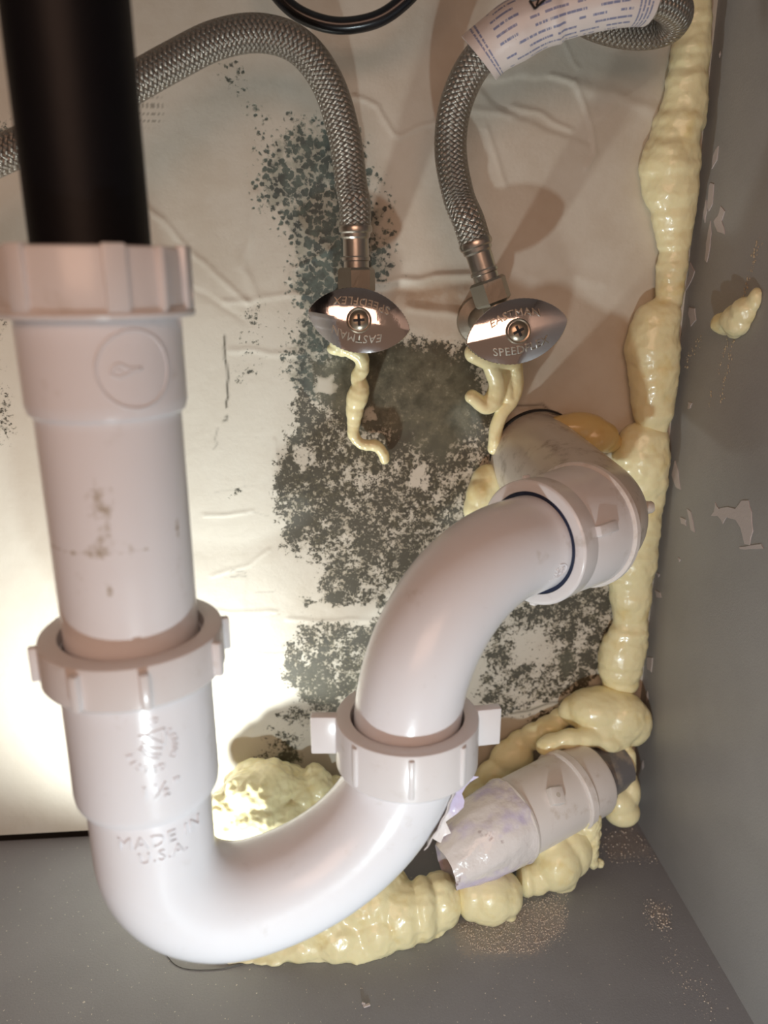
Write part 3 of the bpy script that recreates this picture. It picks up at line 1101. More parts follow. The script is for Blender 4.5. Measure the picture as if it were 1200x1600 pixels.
build('hub_lip', MB().add(*lathe([(23, 31.0), (26.0, 31.0), (26.9, 31.8), (26.9, 34.2), (26.0, 35.0), (23, 35.0)], NE, ED, seg=96)), M['pvcold'], elb)
en = slip_nut('slip_nut', NE-ED*1.5, ED, 25.0, 20.7, 9.5, [], elb)
u, v, w = basis(ED)
for ang, wd, pr_, z0, z1 in ((radians(-4), 4.2, 1.8, 9, 21), (radians(68), 2.0, 1.2, 6, 9.5), (radians(-95), 3.0, 1.0, .5, 6), (radians(160), 4.2, 1.8, 9, 21)):
    rad = cos(ang)*u+sin(ang)*v; tan = np.cross(w, rad)
    build('rib', MB().add(*rbox((wd, pr_+3, z1-z0), NE+rad*(24.6+pr_/2-1)+w*((z0+z1)/2-1.5), tan, rad, w, .6)), M['pvcnut'], en)
build('gap_ring', MB().add(*lathe([(18.6, -1.0), (20.6, -1.0), (20.9, 3), (18.6, 3)], NE, ED, seg=64)), M['navy'], elb, sharp=60)  # navy ring standing in for the dark gap between tube and nut
q = corner+np.array([23.5, 3, 4])
build('moulding_nub', MB().add(*lathe([(0.01, 3.2), (1.8, 3.0), (2.6, 2), (2.9, 0), (2.9, -4), (.01, -4)], q, nrm((1, -.2, .15)), seg=24, closed=False)), M['pvcdirty'], elb)
build('pipe_sleeve', MB().add(*lathe([(23.9, -2.2), (24.7, -2.2), (24.7, 0), (23.9, 0)], W_END-d2*2+np.array([.6, 0, 2.2]), d2, seg=64)), M['dark'], elb)


# ------------------------------------------------------------------ stop valves and hoses
def handle_pt(a, b, r, t, dome):
    x = a*cos(t)*r
    s = sin(t)
    y = b*math.copysign((s*s)**.68, s)*r
    return x, y, dome*(1-r*r)


def dome_r(x, y, a, b):
    """radial parameter of a point on the lens-shaped handle"""
    lo, hi = 1e-3, 1.5
    for _ in range(24):
        r = (lo+hi)/2
        if (x/(a*r))**2+(abs(y)/(b*r))**(2/1.36) > 1: lo = r
        else: hi = r
    return hi


def valve(c, tilt, out_dir, label, upside, neck):
    """quarter-turn stop: c = centre of the handle face"""
    c = np.array(c, float)
    root = empty('shutoff_valve', (c[0], WALL_Y, c[2]), label, 'valve')
    a, b, dome, th = 21.0, 12.9, 2.4, 2.4
    nrm_v = nrm((-.06, -1, .12))
    ux = nrm(np.cross(nrm_v, (0, 0, 1)))*-1
    ux = nrm(np.array([1, 0, 0])-nrm_v*nrm_v[0]); uz = np.cross(ux, nrm_v); uz = uz if uz[2] > 0 else -uz
    X = ux*cos(tilt)+uz*sin(tilt); Z = -ux*sin(tilt)+uz*cos(tilt)
    L = lambda x, y, z: c+X*x+Z*y+nrm_v*z
    nr, ns = 14, 144
    vs, fs = [L(0, 0, dome)], []
    for i in range(1, nr+1):
        for k in range(ns):
            vs.append(L(*handle_pt(a, b, i/nr, 2*pi*k/ns, dome)))
    for k in range(ns): fs.append((0, 1+k, 1+(k+1) % ns))
    for i in range(nr-1):
        for k in range(ns):
            k2 = (k+1) % ns
            fs.append((1+i*ns+k, 1+(i+1)*ns+k, 1+(i+1)*ns+k2, 1+i*ns+k2))
    # knurled rim and back
    last = 1+(nr-1)*ns
    for j, (sc, z) in enumerate(((1.02, -.4), (1.02, -th), (.93, -th-.4))):
        st = len(vs)
        for k in range(ns):
            x, y, _ = handle_pt(a, b, sc-(.022 if k % 2 and j < 2 else 0), 2*pi*k/ns, 0)
            vs.append(L(x, y, z))
        for k in range(ns):
            k2 = (k+1) % ns
            fs.append((last+k, st+k, st+k2, last+k2))
        last = st
    fs.append(tuple(last+k for k in range(ns)))
    hd = build('handle', MB().add(vs, fs), M['chrome'], root, sharp=50)
    # screw
    build('screw', MB().add(*lathe([(.01, dome+1.1), (1.9, dome+1.0), (3.4, dome+.6), (4.1, dome+.1), (4.1, dome-1.2), (.01, dome-1.2)], c, nrm_v, seg=32, closed=False)), M['screw'], hd)
    build('screw_recess', MB().add(*lathe([(4.2, dome-.6), (4.2, dome+.15), (4.7, dome+.3), (5.2, dome-.05), (5.2, dome-.6)], c, nrm_v, seg=40)), M['screw'], hd)
    cr = MB()
    for ang in (.25, .25+pi/2):
        x_ = X*cos(ang)+Z*sin(ang); z_ = -X*sin(ang)+Z*cos(ang)
        cr.add(*rbox((4.6, 1.15, .5), c+nrm_v*(dome+.98), x_, z_, nrm_v, .12, 1))
    build('cross_slot', cr, M['dark'], hd)
    # stamped names round the screw
    tx = MB()
    for s, top in (('EASTMAN', True), ('SPEEDFLEX', False)):
        vs, fs = text_mesh(s, 4.5, .22, 1.08)
        out = []
        for x, y, z in vs:
            if top: yy = y+7.2-.020*x*x
            else: yy = y-7.6+.012*x*x
            xx = x
            if upside: xx, yy = -xx, -yy
            r2 = dome_r(xx, yy, a, b)**2
            out.append(L(xx, yy, dome*(1-min(r2, 1))+z*1.3+.22))
        tx.add(out, fs)
    build('stamped_lettering', tx, M['nutmetal'], hd, sharp=0)
    # stem, body to the wall and outlet
    by = c[1]+20
    bc = np.array([c[0]-(2.2 if not upside else -.3), by, c[2]+1.0])
    build('stem', MB().add(*lathe([(.01, 0), (4.2, 0), (4.2, 16), (.01, 16)], c-nrm_v*2, (0, 1, 0), seg=32, closed=False)), M['nutmetal'], root)
    build('valve_body', MB().add(*lathe([(.01, -10), (6.6, -10), (7.6, -9), (7.6, 4), (8.4, 5), (8.4, 13), (7.0, 14), (7.0, WALL_Y-by-6), (11.5, WALL_Y-by-4), (12, WALL_Y-by+1), (.01, WALL_Y-by+1)], bc, (0, 1, 0), seg=40, closed=False)), M['nutmetal'], root)
    od = nrm(out_dir)
    build('outlet', MB().add(*lathe([(.01, 0), (5.6, 0), (5.6, neck), (5.0, neck+1), (.01, neck+1)], bc, od, seg=32, closed=False)), M['nutmetal'], root)
    return bc+od*neck, od


def hexprism(o, ax, r, h, bev=1.0):
    u, v, w = basis(ax)
    vs, fs = [], []
    rings = [(r*.88, 0), (r, bev), (r, h-bev), (r*.88, h)]
    for rad, z in rings:
        for k in range(6):
            a = pi/6+k*pi/3+.2
            vs.append(o+rad*(cos(a)*u+sin(a)*v)+z*w)
    for i in range(3):
        for k in range(6):
            k2 = (k+1) % 6
            fs.append((i*6+k, i*6+k2, i*6+6+k2, i*6+6+k))
    fs += [tuple(range(6))[::-1], tuple(18+k for k in range(6))]
    return vs, fs


def hose(start, od, pts, label, r=6.4):
    root = empty('supply_hose', start, label, 'hose')
    build('coupling_nut', MB().add(*hexprism(start, od, 8.2, 10.5)), M['nutmetal'], root, sharp=20)
    f0 = start+od*10
    build('ferrule', MB().add(*lathe([(.01, 0), (5.4, 0), (5.4, 3), (6.0, 3.4), (6.0, 4.6), (5.5, 5.2), (5.5, 12), (6.2, 12.8), (6.3, 14.2), (7.0, 14.8), (7.2, 16.4), (6.8, 17.4), (.01, 17.4)], f0, od, seg=40, closed=False)), M['steel'], root)
    b0 = f0+od*16.5
    p = spline([b0, b0+od*9]+pts, 24)
    br = build('braided_tube', MB().add(*tube(p, r, seg=40)), M['braid'], root, uv=True, sharp=0)
    return root, p


LV = P(561, 501, 325); RV = P(808, 518, 318)
s, od = valve(LV, radians(-11), (-.015, .0, 1), 'left chrome oval handled stop valve with foam dripping below', True, 9.5)
HL, pL = hose(s, od, [P(549, 290, 346), P(538, 212, 345), P(512, 130, 343), P(468, 73, 340), P(408, 52, 337), P(340, 62, 334), P(270, 96, 331), P(205, 133, 328),
                      P(110, 190, 324), P(0, 243, 320), P(-120, 290, 318), P(-260, 330, 318), (-420, 322, 300), (-560, 340, 330), (-598, 345, 340)],
              'grey braided steel hose arching left from the left valve', 6.7)
s, od = valve(RV, radians(13), (-.36, .04, 1), 'right chrome oval handled stop valve beside the drain elbow', False, 10)
HR, pR = hose(s, od, [P(716, 305, 344), P(704, 235, 343), P(712, 165, 341), P(742, 100, 338), P(790, 58, 334), P(850, 28, 330), P(915, 8, 326), P(980, -4, 323),
                      P(1030, -2, 326), P(1056, 18, 335), P(1042, 42, 345), P(1000, 50, 351), P(950, 42, 354), P(905, 22, 355), P(865, -15, 355), P(845, -90, 353), P(840, -170, 350)],
              'grey braided steel hose curling from the right valve with printed tag', 6.7)
# printed paper tag wrapped on the right hose
cumR = np.cumsum([0]+[np.linalg.norm(pR[i+1]-pR[i]) for i in range(len(pR)-1)])
def at_len(s):
    i = min(max(int(np.searchsorted(cumR, s))-1, 0), len(pR)-2)
    f = (s-cumR[i])/(cumR[i+1]-cumR[i])
    return pR[i]*(1-f)+pR[i+1]*f
ipx = min(range(len(pR)//2+20), key=lambda i: np.linalg.norm(pR[i]-P(748, 92, 338)))
s0 = cumR[ipx]
tpts = [at_len(s0+d) for d in np.linspace(0, 66, 40)]
vs, fs, uvs = tube(tpts, [10.5-.4*sin(i*.5) if i < 20 else 9.6 for i in range(40)], seg=48, caps=False)
n = len(vs)
vin, fin, uin = tube(tpts, 7.0, seg=48, caps=False)
mbt = MB().add(vs, fs, uvs)
mbt.add(vin, [f[::-1] for f in fin], uin)
seg = 48
for e in (0, 39*seg):
    for k in range(seg):
        k2 = (k+1) % seg
        mbt.f.append((e+k, e+k2, n+e+k2, n+e+k)); mbt.uv.append([(0, 0)]*4)
tagp = build('paper_tag', mbt, M['label'], HR, uv=True, sharp=50)

def tag_pt(px, py, lift=0.0):
    """point on the front of the paper tag"""
    q = P(px, py, 330)
    i_ = int(np.argmin([np.linalg.norm(np.array(t)-q) for t in tpts]))
    v_ = nrm(np.array([0, 0, CAM_H])-np.array(tpts[i_])); t_ = nrm(np.array(tpts[min(i_+1, 39)])-np.array(tpts[max(i_-1, 0)]))
    off = q-np.array(tpts[i_]); off = off-t_*(off @ t_); off = off-v_*(off @ v_)
    a_ = min(np.linalg.norm(off), 8.0)
    return np.array(tpts[i_])+t_*((q-np.array(tpts[i_])) @ t_)+off*(a_/max(np.linalg.norm(off), 1e-6))+v_*(sqrt(10.6**2-a_*a_)+lift)


tri = [tag_pt(828, 2, .3), tag_pt(858, -6, .3), tag_pt(836, 14, .3)]
tb = MB()
for a_, b_ in zip(tri, tri[1:]+tri[:1]): tb.add(*tube([a_, b_], .45, seg=6)[:2])
tb.add(*tube([(tri[0]+tri[1])/2*.8+tri[2]*.2, (tri[0]+tri[1])/2*.35+tri[2]*.65], .35, seg=6)[:2])
build('warning_triangle', tb, M['hair'], tagp)

# black cable looping down at the top
cab = build('black_cable', MB().add(*tube(spline([P(395, -70, 352), P(425, -20, 351), P(462, 18, 350), P(512, 38, 349), P(560, 38, 348), P(605, 22, 347), P(650, -18, 346), P(680, -70, 346)], 14), 3.1, seg=24)[:2]), M['cable'])
tag(cab, 'thin glossy black cable sagging between the two hoses at the top', 'cable')


# ------------------------------------------------------------------ spray foam
def sphere_mesh():
    bm = bmesh.new(); bmesh.ops.create_icosphere(bm, subdivisions=3, radius=1)
    vs = np.array([v.co for v in bm.verts]); fs = [tuple(x.index for x in f.verts) for f in bm.faces]
    bm.free(); return vs, fs


SPH = sphere_mesh()


def foam(name, balls, label, cat='foam', group=None, mat=None, voxel=.9, smooth=2, amp=.45, freq=.12, group_seed=0, clampf=True):
    mb = MB()
    for c, r in balls:
        r = np.array([r]*3 if np.isscalar(r) else r, float)
        mb.add(SPH[0]*r+np.array(c, float), SPH[1])
    me = bpy.data.meshes.new('tmp'); me.from_pydata((np.array(mb.v)*MM).tolist(), [], mb.f)
    ob = bpy.data.objects.new('tmp', me); COL.objects.link(ob)
    md = ob.modifiers.new('r', 'REMESH'); md.mode = 'VOXEL'; md.voxel_size = voxel*MM
    ms = ob.modifiers.new('s', 'SMOOTH'); ms.iterations = smooth; ms.factor = .5
    dg = bpy.context.evaluated_depsgraph_get()
    m2 = bpy.data.meshes.new_from_object(ob.evaluated_get(dg))
    bpy.data.objects.remove(ob); bpy.data.meshes.remove(me)
    n = len(m2.vertices)
    co = np.zeros(n*3, np.float32); m2.vertices.foreach_get('co', co); co = co.reshape(-1, 3)/MM
    no = np.zeros(n*3, np.float32); m2.vertices.foreach_get('normal', no); no = no.reshape(-1, 3)
    for i in range(n):
        p = Vector(co[i]*freq)+Vector((group_seed*7.1, 0, 0))
        co[i] += no[i]*amp*(mnoise.noise(p)+.5*mnoise.noise(p*2.3)+.25*mnoise.noise(p*5.1))
    if clampf:
        co[:, 0] = np.minimum(co[:, 0], WALL_X-.2)
        co[:, 1] = np.minimum(co[:, 1], WALL_Y+.4)
        co[:, 2] = np.maximum(co[:, 2], .1)
    og = np.array([(co[:, 0].min()+co[:, 0].max())/2, (co[:, 1].min()+co[:, 1].max())/2, co[:, 2].min()])
    m2.vertices.foreach_set('co', ((co-og)*MM).astype(np.float32).ravel())
    m2.materials.clear(); m2.materials.append(mat or M['foam'])
    m2.shade_smooth(); m2.name = name
    o = bpy.data.objects.new(name, m2); COL.objects.link(o); o.location = Vector(og)*MM
    tag(o, label, cat, group)
    return o


rnd = random.Random(7)


def bead(rows, Y0, step=11, wrinkle=.10, depth=.85):
    """vertical bead: rows (py, xl, xr) of its outline in the photo"""
    out = []
    ys = [r[0] for r in rows]
    y = ys[0]
    while y <= ys[-1]:
        xl = np.interp(y, ys, [r[1] for r in rows]); xr = np.interp(y, ys, [r[2] for r in rows])
        c0 = P((xl+xr)/2, y, Y0)
        w = np.linalg.norm(P(xr, y, Y0)-P(xl, y, Y0))/2*(1+rnd.uniform(-wrinkle, wrinkle*.4))
        out.append((c0, (w, w*depth, w*rnd.uniform(.60, 1.0))))
        y += step*rnd.uniform(1.0, 2.0)
    return out


YB = 379
foam('foam_bead', bead([(-60, 1066, 1118), (0, 1060, 1114), (60, 1052, 1112), (120, 1040, 1108), (160, 1036, 1106), (210, 1015, 1100), (260, 1000, 1092), (300, 1006, 1090),
                        (330, 1018, 1086), (370, 1022, 1082), (395, 1026, 1078), (440, 1024, 1072), (480, 1022, 1068)], YB) +
     bead([(488, 1000, 1064), (505, 984, 1062), (540, 976, 1062), (575, 982, 1060), (610, 984, 1058), (640, 988, 1052), (662, 996, 1046), (676, 1004, 1040)], YB-1, 9, .04),
     'long pale cream foam bead down the upper right wall corner', smooth=9, amp=.8, freq=.10)
foam('foam_bead', bead([(690, 965, 1044), (705, 958, 1046), (740, 960, 1044), (780, 985, 1038), (830, 962, 1030), (870, 952, 1026), (900, 950, 1022), (930, 952, 1018), (955, 958, 1014), (975, 958, 1012)], YB, 10, .06) +
     bead([(990, 950, 1012), (1010, 940, 1010), (1035, 932, 1006), (1055, 936, 1002), (1070, 946, 996)], YB-1, 9, .03),
     'lower cream foam bead in the right corner behind the elbow', smooth=8, amp=.7, freq=.11, group_seed=1)
foam('foam_blob', [(P(938, 1106, 371), (20, 14, 12)), (P(968, 1122, 368), (16, 13, 16)), (P(940, 1130, 368), (16, 12, 9)), (P(905, 1110, 374), (12, 9, 9)), (P(960, 1145, 366), (12, 10, 9)), (P(990, 1130, 368), (10, 10, 14)),
                   (P(958, 1165, 362), (6, 6, 5))] +
     [(P(850+i*4.4, 1166-12*sin(i/24*pi)-i*.2, 359), 5.0+.5*sin(i*.9)) for i in range(25)] + [(P(984, 1178+i*3, 358), 3.4) for i in range(10)],
     'big smooth foam blob above the old pipe in the right corner', smooth=6, amp=.6, freq=.1, group_seed=2)
foam('foam_blob', [(P(968, 1254, 350), (9, 9, 10)), (P(982, 1238, 353), (6.5, 8, 11)), (P(972, 1268, 349), (10, 9, 8)), (P(985, 1222, 356), (4, 5, 7))],
     'small rounded foam blob under the grey pipe end by the right wall', amp=.25, group_seed=3)
# yellow foam behind and above the old pipe
foam('foam_ridge', [(P(860, 1135, 376), (9, 8, 6)), (P(838, 1150, 376), (10, 8, 8)), (P(800, 1185, 376), (13, 9, 13)), (P(775, 1225, 374), (14, 10, 16)), (P(745, 1260, 368), (13, 12, 15)),
                    (P(720, 1290, 360), (11, 12, 15)), (P(815, 1160, 378), (9, 7, 8)), (P(880, 1120, 378), (8, 7, 5))],
     'deep yellow foam ridge along the wall behind the old pipe', amp=.6, freq=.09, group_seed=4)
# front mound on the floor
front = [(G(x, y, h), r) for x, y, h, r in (
    (400, 1470, 2, (26, 10, 5)), (470, 1462, 4, (24, 14, 9)), (535, 1450, 6, (20, 17, 13)), (500, 1420, 12, (26, 20, 17)), (570, 1400, 16, (24, 20, 19)),
    (585, 1452, 7, (15, 13, 14)), (560, 1476, 3, (10, 9, 8)), (625, 1428, 11, (13, 15, 17)), (612, 1462, 3, (12, 7, 7)), (660, 1420, 12, (8, 14, 16)),
    (688, 1408, 12, (11, 13, 15)), (655, 1440, 6, (11, 9, 9)), (545, 1490, 1, (5, 4, 4)), (557, 1497, .5, (3, 4, 2.5)))]
for i in range(16):
    x = 345+i*22
    front.append((G(x, 1494-max(0, i-8)*5.0+rnd.uniform(-2, 2), .6), (6.5, 3.5+rnd.uniform(0, 2), 1.6)))
foam('foam_mound', front, 'bumpy foam mound squeezed out on the floor under the trap bend', amp=1.1, freq=.09, smooth=6, group_seed=5)
foam('foam_lobe', [(G(765, 1402, 13), (14, 12, 14)), (G(735, 1400, 13), (8, 11, 12)), (G(790, 1398, 12), (9, 11, 11)), (G(760, 1385, 15), (14, 10, 13)), (G(797, 1430, 2), 3.2)],
     'smooth round foam lobe on the floor in front of the old pipe', amp=.45, group_seed=6)
foam('foam_lobe', [(G(870, 1348, 16), (13, 13, 15)), (G(890, 1330, 18), (12, 12, 16)), (G(838, 1372, 9), (8, 8, 9)), (G(822, 1375, 9), (5, 8, 9)), (G(860, 1325, 22), (11, 11, 13)), (G(878, 1378, 4), (8, 6, 5))],
     'large smooth foam lobe beneath the middle of the old pipe', amp=.4, group_seed=7)
foam('foam_drip', [(P(885+i*2.2, 1278+i*3, 331), 5.0) for i in range(12)] + [(P(920+(i % 4)*1.5, 1276+i*3.6, 331), (6.2-.16*i, 5, 4)) for i in range(20)] + [(P(936, 1348, 331), 2.6)],
     'rough foam drip hanging beside the hub of the old pipe', amp=.6, freq=.3, voxel=.7, group_seed=8)
# mound behind the bend
foam('foam_mound', [(P(400, 1245, 352), (20, 16, 14)), (P(360, 1270, 348), (14, 14, 13)), (P(420, 1225, 358), (16, 14, 12)), (P(395, 1212, 366), (12, 12, 8)), (P(470, 1255, 356), (12, 13, 14)),
                    (P(495, 1235, 360), (9, 12, 11)), (P(490, 1216, 364), (7, 9, 7)), (P(530, 1240, 366), (13, 12, 8)), (P(400, 1290, 340), (16, 12, 12)), (P(440, 1290, 342), (16, 13, 13)), (P(365, 1300, 340), (12, 10, 12)),
                    (P(420, 1300, 345), (30, 22, 12)), (P(520, 1290, 350), (24, 20, 12)), (P(372, 1222, 366), (8, 10, 6)), (P(452, 1212, 368), (9, 10, 6))],
     'lumpy whipped foam mound on the floor behind the trap bend', amp=2.4, freq=.075, voxel=.8, smooth=3, group_seed=9)
# drips under the valves
lp = spline([P(527, 537, 370), P(562, 556, 371), P(566, 575, 373), P(560, 590, 375), P(563, 606, 375), P(556, 630, 377), P(553, 660, 378), P(553, 680, 378.5), P(566, 694, 379), P(588, 697, 379), P(598, 708, 379.5), P(601, 718, 380)], 6)
lr = np.interp(np.linspace(0, 1, len(lp)), [0, .08, .15, .25, .33, .42, .55, .7, .8, 1], [3.6, 4.0, 3.4, 3.8, 4.0, 5.4, 3.4, 2.6, 3.0, 2.6])
foam('foam_drip', [(p, r*rnd.uniform(.93, 1.05)) for p, r in zip(lp, lr)] + [(P(525, 545, 372), (4.5, 5, 3.2)), (P(535, 548, 373), (3.5, 5, 3))],
     'thin curling foam drip hanging under the left valve', amp=.2, voxel=.5, group_seed=10)
rp = []
for pts, rs in (([P(742, 552, 368), P(770, 562, 370), P(800, 565, 371)], (5, 5.5, 4)), ([P(768, 565, 370), P(778, 600, 372), P(770, 625, 374), P(758, 634, 374), P(738, 620, 372)], (5, 4.6, 5, 4.2, 3.6)),
                ([P(805, 560, 371), P(808, 600, 373), P(800, 625, 375), P(785, 645, 376), P(775, 672, 378), P(772, 700, 379)], (3.5, 3.4, 3.6, 3.4, 3.6, 3.4)),
                ([P(790, 565, 372), P(792, 590, 373), P(796, 620, 374)], (3.2, 3.0, 3.4))):
    q = spline(pts, 8); rr_ = np.interp(np.linspace(0, 1, len(q)), np.linspace(0, 1, len(rs)), rs)
    rp += list(zip(q, rr_))
foam('foam_drip', rp, 'tangled foam drips hanging under the right valve', amp=.3, voxel=.55, group_seed=11)
# round the elbow
foam('foam_plug', [(P(752, 775, 376), (8, 9, 11)), (P(762, 755, 378), (9, 8, 10)), (P(745, 795, 376), (7, 8, 9))], 'foam plug on the wall left of the elbow mouth', amp=.35, group_seed=12)
foam('foam_plug', [(P(905, 668, 378), (15, 9, 8)), (P(930, 682, 377), (12, 9, 9)), (P(880, 672, 379), (11, 7, 8)), (P(950, 690, 379), (7, 6, 6))], 'amber tinted foam plug above the elbow at the back wall', mat=M['foamold'], amp=.35, group_seed=13)
# daub on the right side
foam('foam_daub', [(RW(1142, 505)+np.array([-2, 0, 0]), (6, 8, 5)), (RW(1160, 500)+np.array([-2, 0, 0]), (7, 8, 7)), (RW(1128, 505)+np.array([-1, 0, 0]), (3, 4, 3)), (RW(1172, 485)+np.array([-2, 0, 0]), (6, 6, 6)),
                   (RW(1184, 468)+np.array([-1, 0, 0]), (3.4, 3.4, 5)), (RW(1152, 518)+np.array([-1, 0, 0]), (4, 5, 3))],
     'small foam daub stuck alone on the grey right side', smooth=8, amp=.7, voxel=.6, group_seed=14)

# ------------------------------------------------------------------ old pipe on the floor
OA, OB = G(702, 1332, 40), G(918, 1218, 46)
od = nrm(OB-OA); OL = np.linalg.norm(OB-OA)
old = empty('old_drain_pipe', ((OA+OB)[0]/2, (OA+OB)[1]/2, 20), 'old white drain fitting wrapped in plastic lying in foam at lower right', 'pipe')
build('fitting_body', MB().add(*lathe([(16, OL*.40), (19.6, OL*.40), (20.2, OL*.42), (20.6, OL*.80), (18, OL*.80), (18, OL), (16, OL)], OA, od, seg=64)), M['pvcold'], old)
build('hub_ring', MB().add(*lathe([(18, OL*.80), (21.6, OL*.80), (22.3, OL*.81), (22.3, OL*.85), (21.6, OL*.86), (18, OL*.86)], OA, od, seg=64)), M['pvcold'], old)
build('socket_end', MB().add(*lathe([(15, OL*.855), (20.4, OL*.855), (20.4, OL*1.0), (19.6, OL*1.02), (15, OL*1.02)], OA, od, seg=64)), M['pvcold'], old)
build('grey_pipe', MB().add(*lathe([(12, OL*.97), (17.6, OL*.97), (17.6, OL*1.05), (14.6, OL*1.07), (14.0, OL*1.24), (12, OL*1.24)], OA, od, seg=48)), M['greypipe'], old)
u, v, w = basis(od)
upn = nrm(np.array([0, 0, 1])-od*od[2]); sidev = np.cross(od, upn)
camdir = nrm(upn*.75+sidev*(.66 if (sidev @ np.array([0, -1, 0])) > 0 else -.66))
tanv = np.cross(od, camdir)
lug = build('clip_lug', MB().add(*rbox((7.5, 8.5, 6), OA+od*OL*.60+camdir*21.6, nrm(od+tanv*.3), nrm(tanv-od*.3), camdir, .8)), M['pvcold'], old)
build('lug_hole', MB().add(*lathe([(.01, .2), (1.2, .2), (1.2, -1), (.01, -1)], OA+od*OL*.60+camdir*24.6, camdir, seg=20, closed=False)), M['pvcdirty'], lug)
# crinkled plastic wrap over the open left end
ns, ng = 64, 26
vs, fs = [], []
for i in range(ng):
    t = i/(ng-1)
    for k in range(ns):
        a_ = 2*pi*k/ns
        rad = 21.0-(1-t)**2.2*9.5
        rad += 1.1*mnoise.noise(Vector((cos(a_)*2.2, sin(a_)*2.2, t*2.0)))+.9*abs(mnoise.noise(Vector((cos(a_)*4, sin(a_)*4, t*5+3))))
        rv = cos(a_)*u+sin(a_)*v
        s_ = (-.02+.44*t)*OL - (1-t)*3.0*(rv @ camdir) + (1-t)*.6*sin(a_*3+1)
        if .92 < t: rad += .5
        vs.append(OA+od*s_+rad*(cos(a_)*u+sin(a_)*v)+np.array([0, 0, -8.0*(1-t)**2]))
for i in range(ng-1):
    for k in range(ns):
        k2 = (k+1) % ns
        fs.append((i*ns+k, i*ns+k2, (i+1)*ns+k2, (i+1)*ns+k))
build('plastic_wrap', MB().add(vs, fs), M['wrap'], old, sharp=0)
build('inner_pipe', MB().add(*lathe([(5.0, 5), (7.4, 5), (11.5, 20), (15.5, 34), (16.0, OL*.45), (5, OL*.45)], OA+np.array([0, 0, -5.0]), od, seg=48)), M['primer'], old)
build('pipe_bore', MB().add(*lathe([(.01, 9), (5.5, 9), (5.5, 11), (.01, 11)], OA+np.array([0, 0, -5.0]), od, seg=48, closed=False)), M['dark'], old)
build('wrap_seam', MB().add(*lathe([(19, OL*.405), (21.5, OL*.405), (21.9, OL*.415), (21.5, OL*.43), (19, OL*.43)], OA, od, seg=64)), M['pvcold'], old)

# ------------------------------------------------------------------ paint flecks on the right side, debris on the floor
def fleck(pts, name='paint_fleck', t=.35):
    n = len(pts)
    a = [RW(*p) for p in pts]
    vs = [(WALL_X-t, q[1], q[2]) for q in a]+[(WALL_X+.1, q[1], q[2]) for q in a]
    fs = [tuple(range(n)), tuple(range(n, 2*n))[::-1]]+[(i, (i+1) % n, n+(i+1) % n, n+i) for i in range(n)]
    build(name, MB().add(vs, fs), M['chip'], side, smooth=False)


for pts in ([(1123, 228), (1121, 250), (1113, 264), (1114, 250), (1118, 236)],
            [(1111, 286), (1116, 288), (1114, 318), (1108, 330), (1106, 320), (1108, 296)],
            [(1104, 312), (1105, 330), (1102, 348), (1100, 340), (1102, 322)],
            [(1127, 322), (1133, 330), (1128, 345), (1132, 356), (1133, 366), (1122, 362), (1116, 346), (1122, 338), (1125, 330)],
            [(1111, 345), (1112, 365), (1110, 385), (1105, 410), (1102, 405), (1104, 380), (1107, 362)],
            [(1079, 410), (1086, 424), (1080, 440), (1072, 454), (1072, 446), (1077, 430)],
            [(1078, 480), (1086, 482), (1088, 500), (1080, 510), (1076, 490)],
            [(1076, 628), (1082, 630), (1079, 638), (1075, 638)],
            [(1118, 785), (1124, 795), (1138, 792), (1150, 795), (1160, 782), (1170, 782), (1175, 800), (1177, 830), (1172, 852), (1164, 850), (1158, 825), (1150, 812), (1136, 808), (1130, 818), (1122, 806), (1112, 806), (1116, 800)],
            [(1156, 855), (1175, 852), (1190, 850), (1194, 857), (1172, 858), (1157, 858)],
            [(1055, 720), (1060, 735), (1064, 765), (1056, 760), (1050, 742)],
            [(1074, 795), (1080, 800), (1086, 832), (1080, 828)], [(1063, 808), (1072, 812), (1073, 822), (1065, 818)],
            [(1024, 922), (1032, 926), (1034, 934), (1026, 933)],
            [(1012, 1027), (1020, 1028), (1018, 1050), (1012, 1046)], [(1060, 870), (1064, 874), (1062, 878)], [(1026, 895), (1031, 897), (1029, 902)]):
    c = np.mean(pts, 0)
    jag = []
    for p, q in zip(pts, pts[1:]+pts[:1]):
        p, q = np.array(p, float), np.array(q, float)
        jag.append(tuple(p)); jag.append(tuple((p+q)/2+(rnd.uniform(-.9, .9), rnd.uniform(-.9, .9))))
    fleck(jag)

# crumbs of foam smeared in two trails below and above the daub (too small to pick apart)
oct_v = np.array([(1, 0, 0), (-1, 0, 0), (0, 1, 0), (0, -1, 0), (0, 0, 1), (0, 0, -1)], float)
oct_f = [(0, 2, 4), (2, 1, 4), (1, 3, 4), (3, 0, 4), (2, 0, 5), (1, 2, 5), (3, 1, 5), (0, 3, 5)]
mb = MB()
for (x0, y0, x1, y1, n_, sp) in ((1188, 375, 1158, 475, 60, 5), (1138, 530, 1122, 585, 22, 2), (1147, 530, 1126, 630, 55, 3.5), (1112, 610, 1108, 640, 8, 2), (1100, 520, 1070, 575, 30, 8), (1182, 380, 1175, 430, 10, 2)):
    for _ in range(n_):
        t = rnd.random()
        q = RW(x0+(x1-x0)*t+rnd.gauss(0, sp*.5), y0+(y1-y0)*t+rnd.gauss(0, 2))
        r = rnd.uniform(.15, .5)
        mb.add(oct_v*np.array([r*.7, r, r*rnd.uniform(1, 2)])+q-np.array([r*.4, 0, 0]), oct_f)
tag(build('foam_crumbs', mb, M['crumb'], side, sharp=0, smooth=False), kind='stuff')
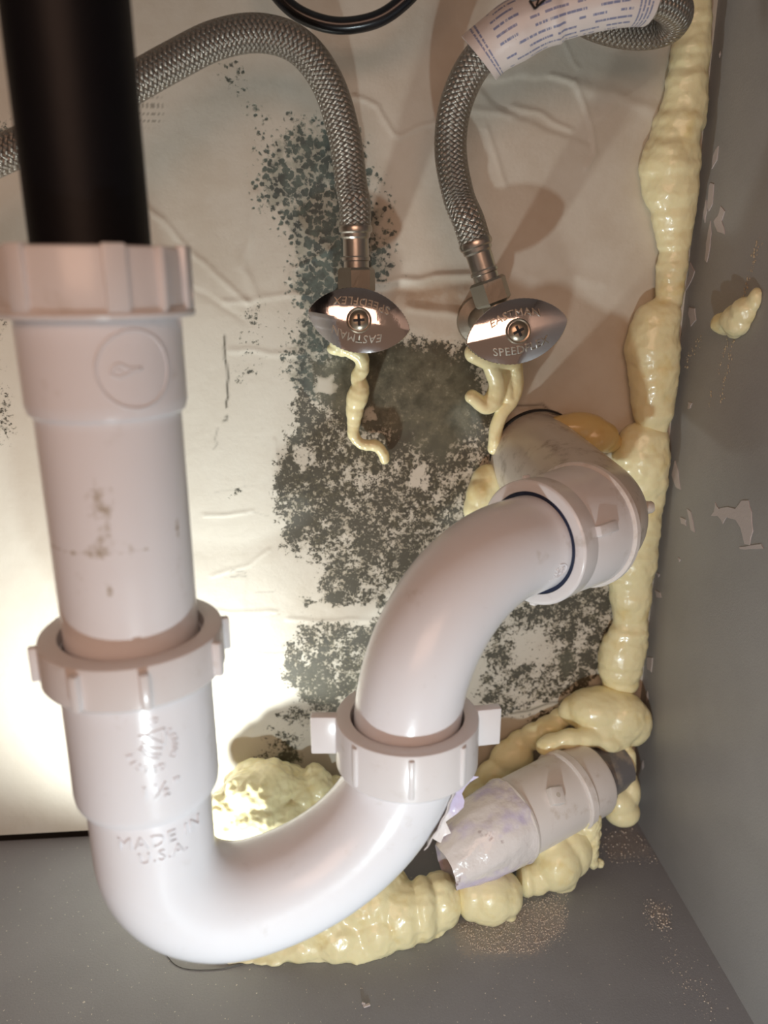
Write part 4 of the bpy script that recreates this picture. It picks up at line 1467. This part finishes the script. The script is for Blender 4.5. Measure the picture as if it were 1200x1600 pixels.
# loose white chips along the corner seam
for (x, y, r) in ((1109, 30, 1.2), (1108, 90, 1.4), (1103, 110, 1.5), (1098, 140, 1.3), (1040, 690, 1.3), (1030, 778, 1.2), (1022, 830, 1.0), (1012, 1088, 2.4), (1018, 1130, 1.6), (1005, 1195, 2.2), (1092, 240, .9), (1126, 85, 1.0)):
    q = RW(x, y)
    mm = MB().add(oct_v*np.array([.5, r, r*1.7])+q-np.array([.3, 0, 0]), oct_f)
    build('paint_chip', mm, M['chip'], side, smooth=False)

dust = MB()
def scatter(poly, n_, r0, r1):
    xs = [p[0] for p in poly]; ys = [p[1] for p in poly]
    got = 0
    pp = np.array(poly, float)
    while got < n_:
        x, y = rnd.uniform(min(xs), max(xs)), rnd.uniform(min(ys), max(ys))
        if poly_sd(np.array([x]), np.array([y]), pp)[0] < -rnd.expovariate(.2): continue
        r = r0+(r1-r0)*rnd.random()**3
        q = G(x, y, r*.5)
        if q[0] > WALL_X-1: continue
        dust.add(oct_v*np.array([r, r, r*.7])+q, oct_f); got += 1
scatter([(715, 1450), (790, 1425), (880, 1395), (888, 1440), (840, 1485), (760, 1490)], 2600, .12, .42)
scatter([(935, 1310), (990, 1290), (1030, 1340), (960, 1350)], 260, .12, .6)
scatter([(1005, 1405), (1050, 1425), (1040, 1455), (1015, 1435)], 260, .12, .55)
scatter([(1030, 1450), (1120, 1570), (1110, 1600), (1040, 1500)], 160, .1, .4)
scatter([(640, 1480), (900, 1460), (960, 1600), (500, 1600)], 90, .08, .3)
scatter([(0, 1360), (330, 1480), (640, 1510), (640, 1600), (0, 1600)], 130, .07, .25)
tag(build('plaster_dust', dust, M['dust'], smooth=False), 'scattered pale plaster dust grains on the grey cabinet floor', 'dust', kind='stuff')
mb = MB().add(*rbox((3.2, 1.4, .8), G(573, 1571, .5), nrm((1, .3, 0)), nrm((-.3, 1, 0)), (0, 0, 1), .2, 1))
mb.add(*rbox((1.6, .8, 1.2), G(568, 1568, .8), nrm((1, -.6, 0)), nrm((.6, 1, 0)), (0, 0, 1), .2, 1))
tag(build('debris_chip', mb, M['chip']), 'tiny pale debris chip alone on the front floor', 'debris')
tag(build('hair', MB().add(*tube(spline([G(258, 1490, .3), G(275, 1508, .3), G(300, 1515, .3), G(345, 1514, .3), G(380, 1506, .3)], 8), .16, seg=6)[:2]), M['hair']), 'fine dark hair curled on the floor under the trap', 'hair')
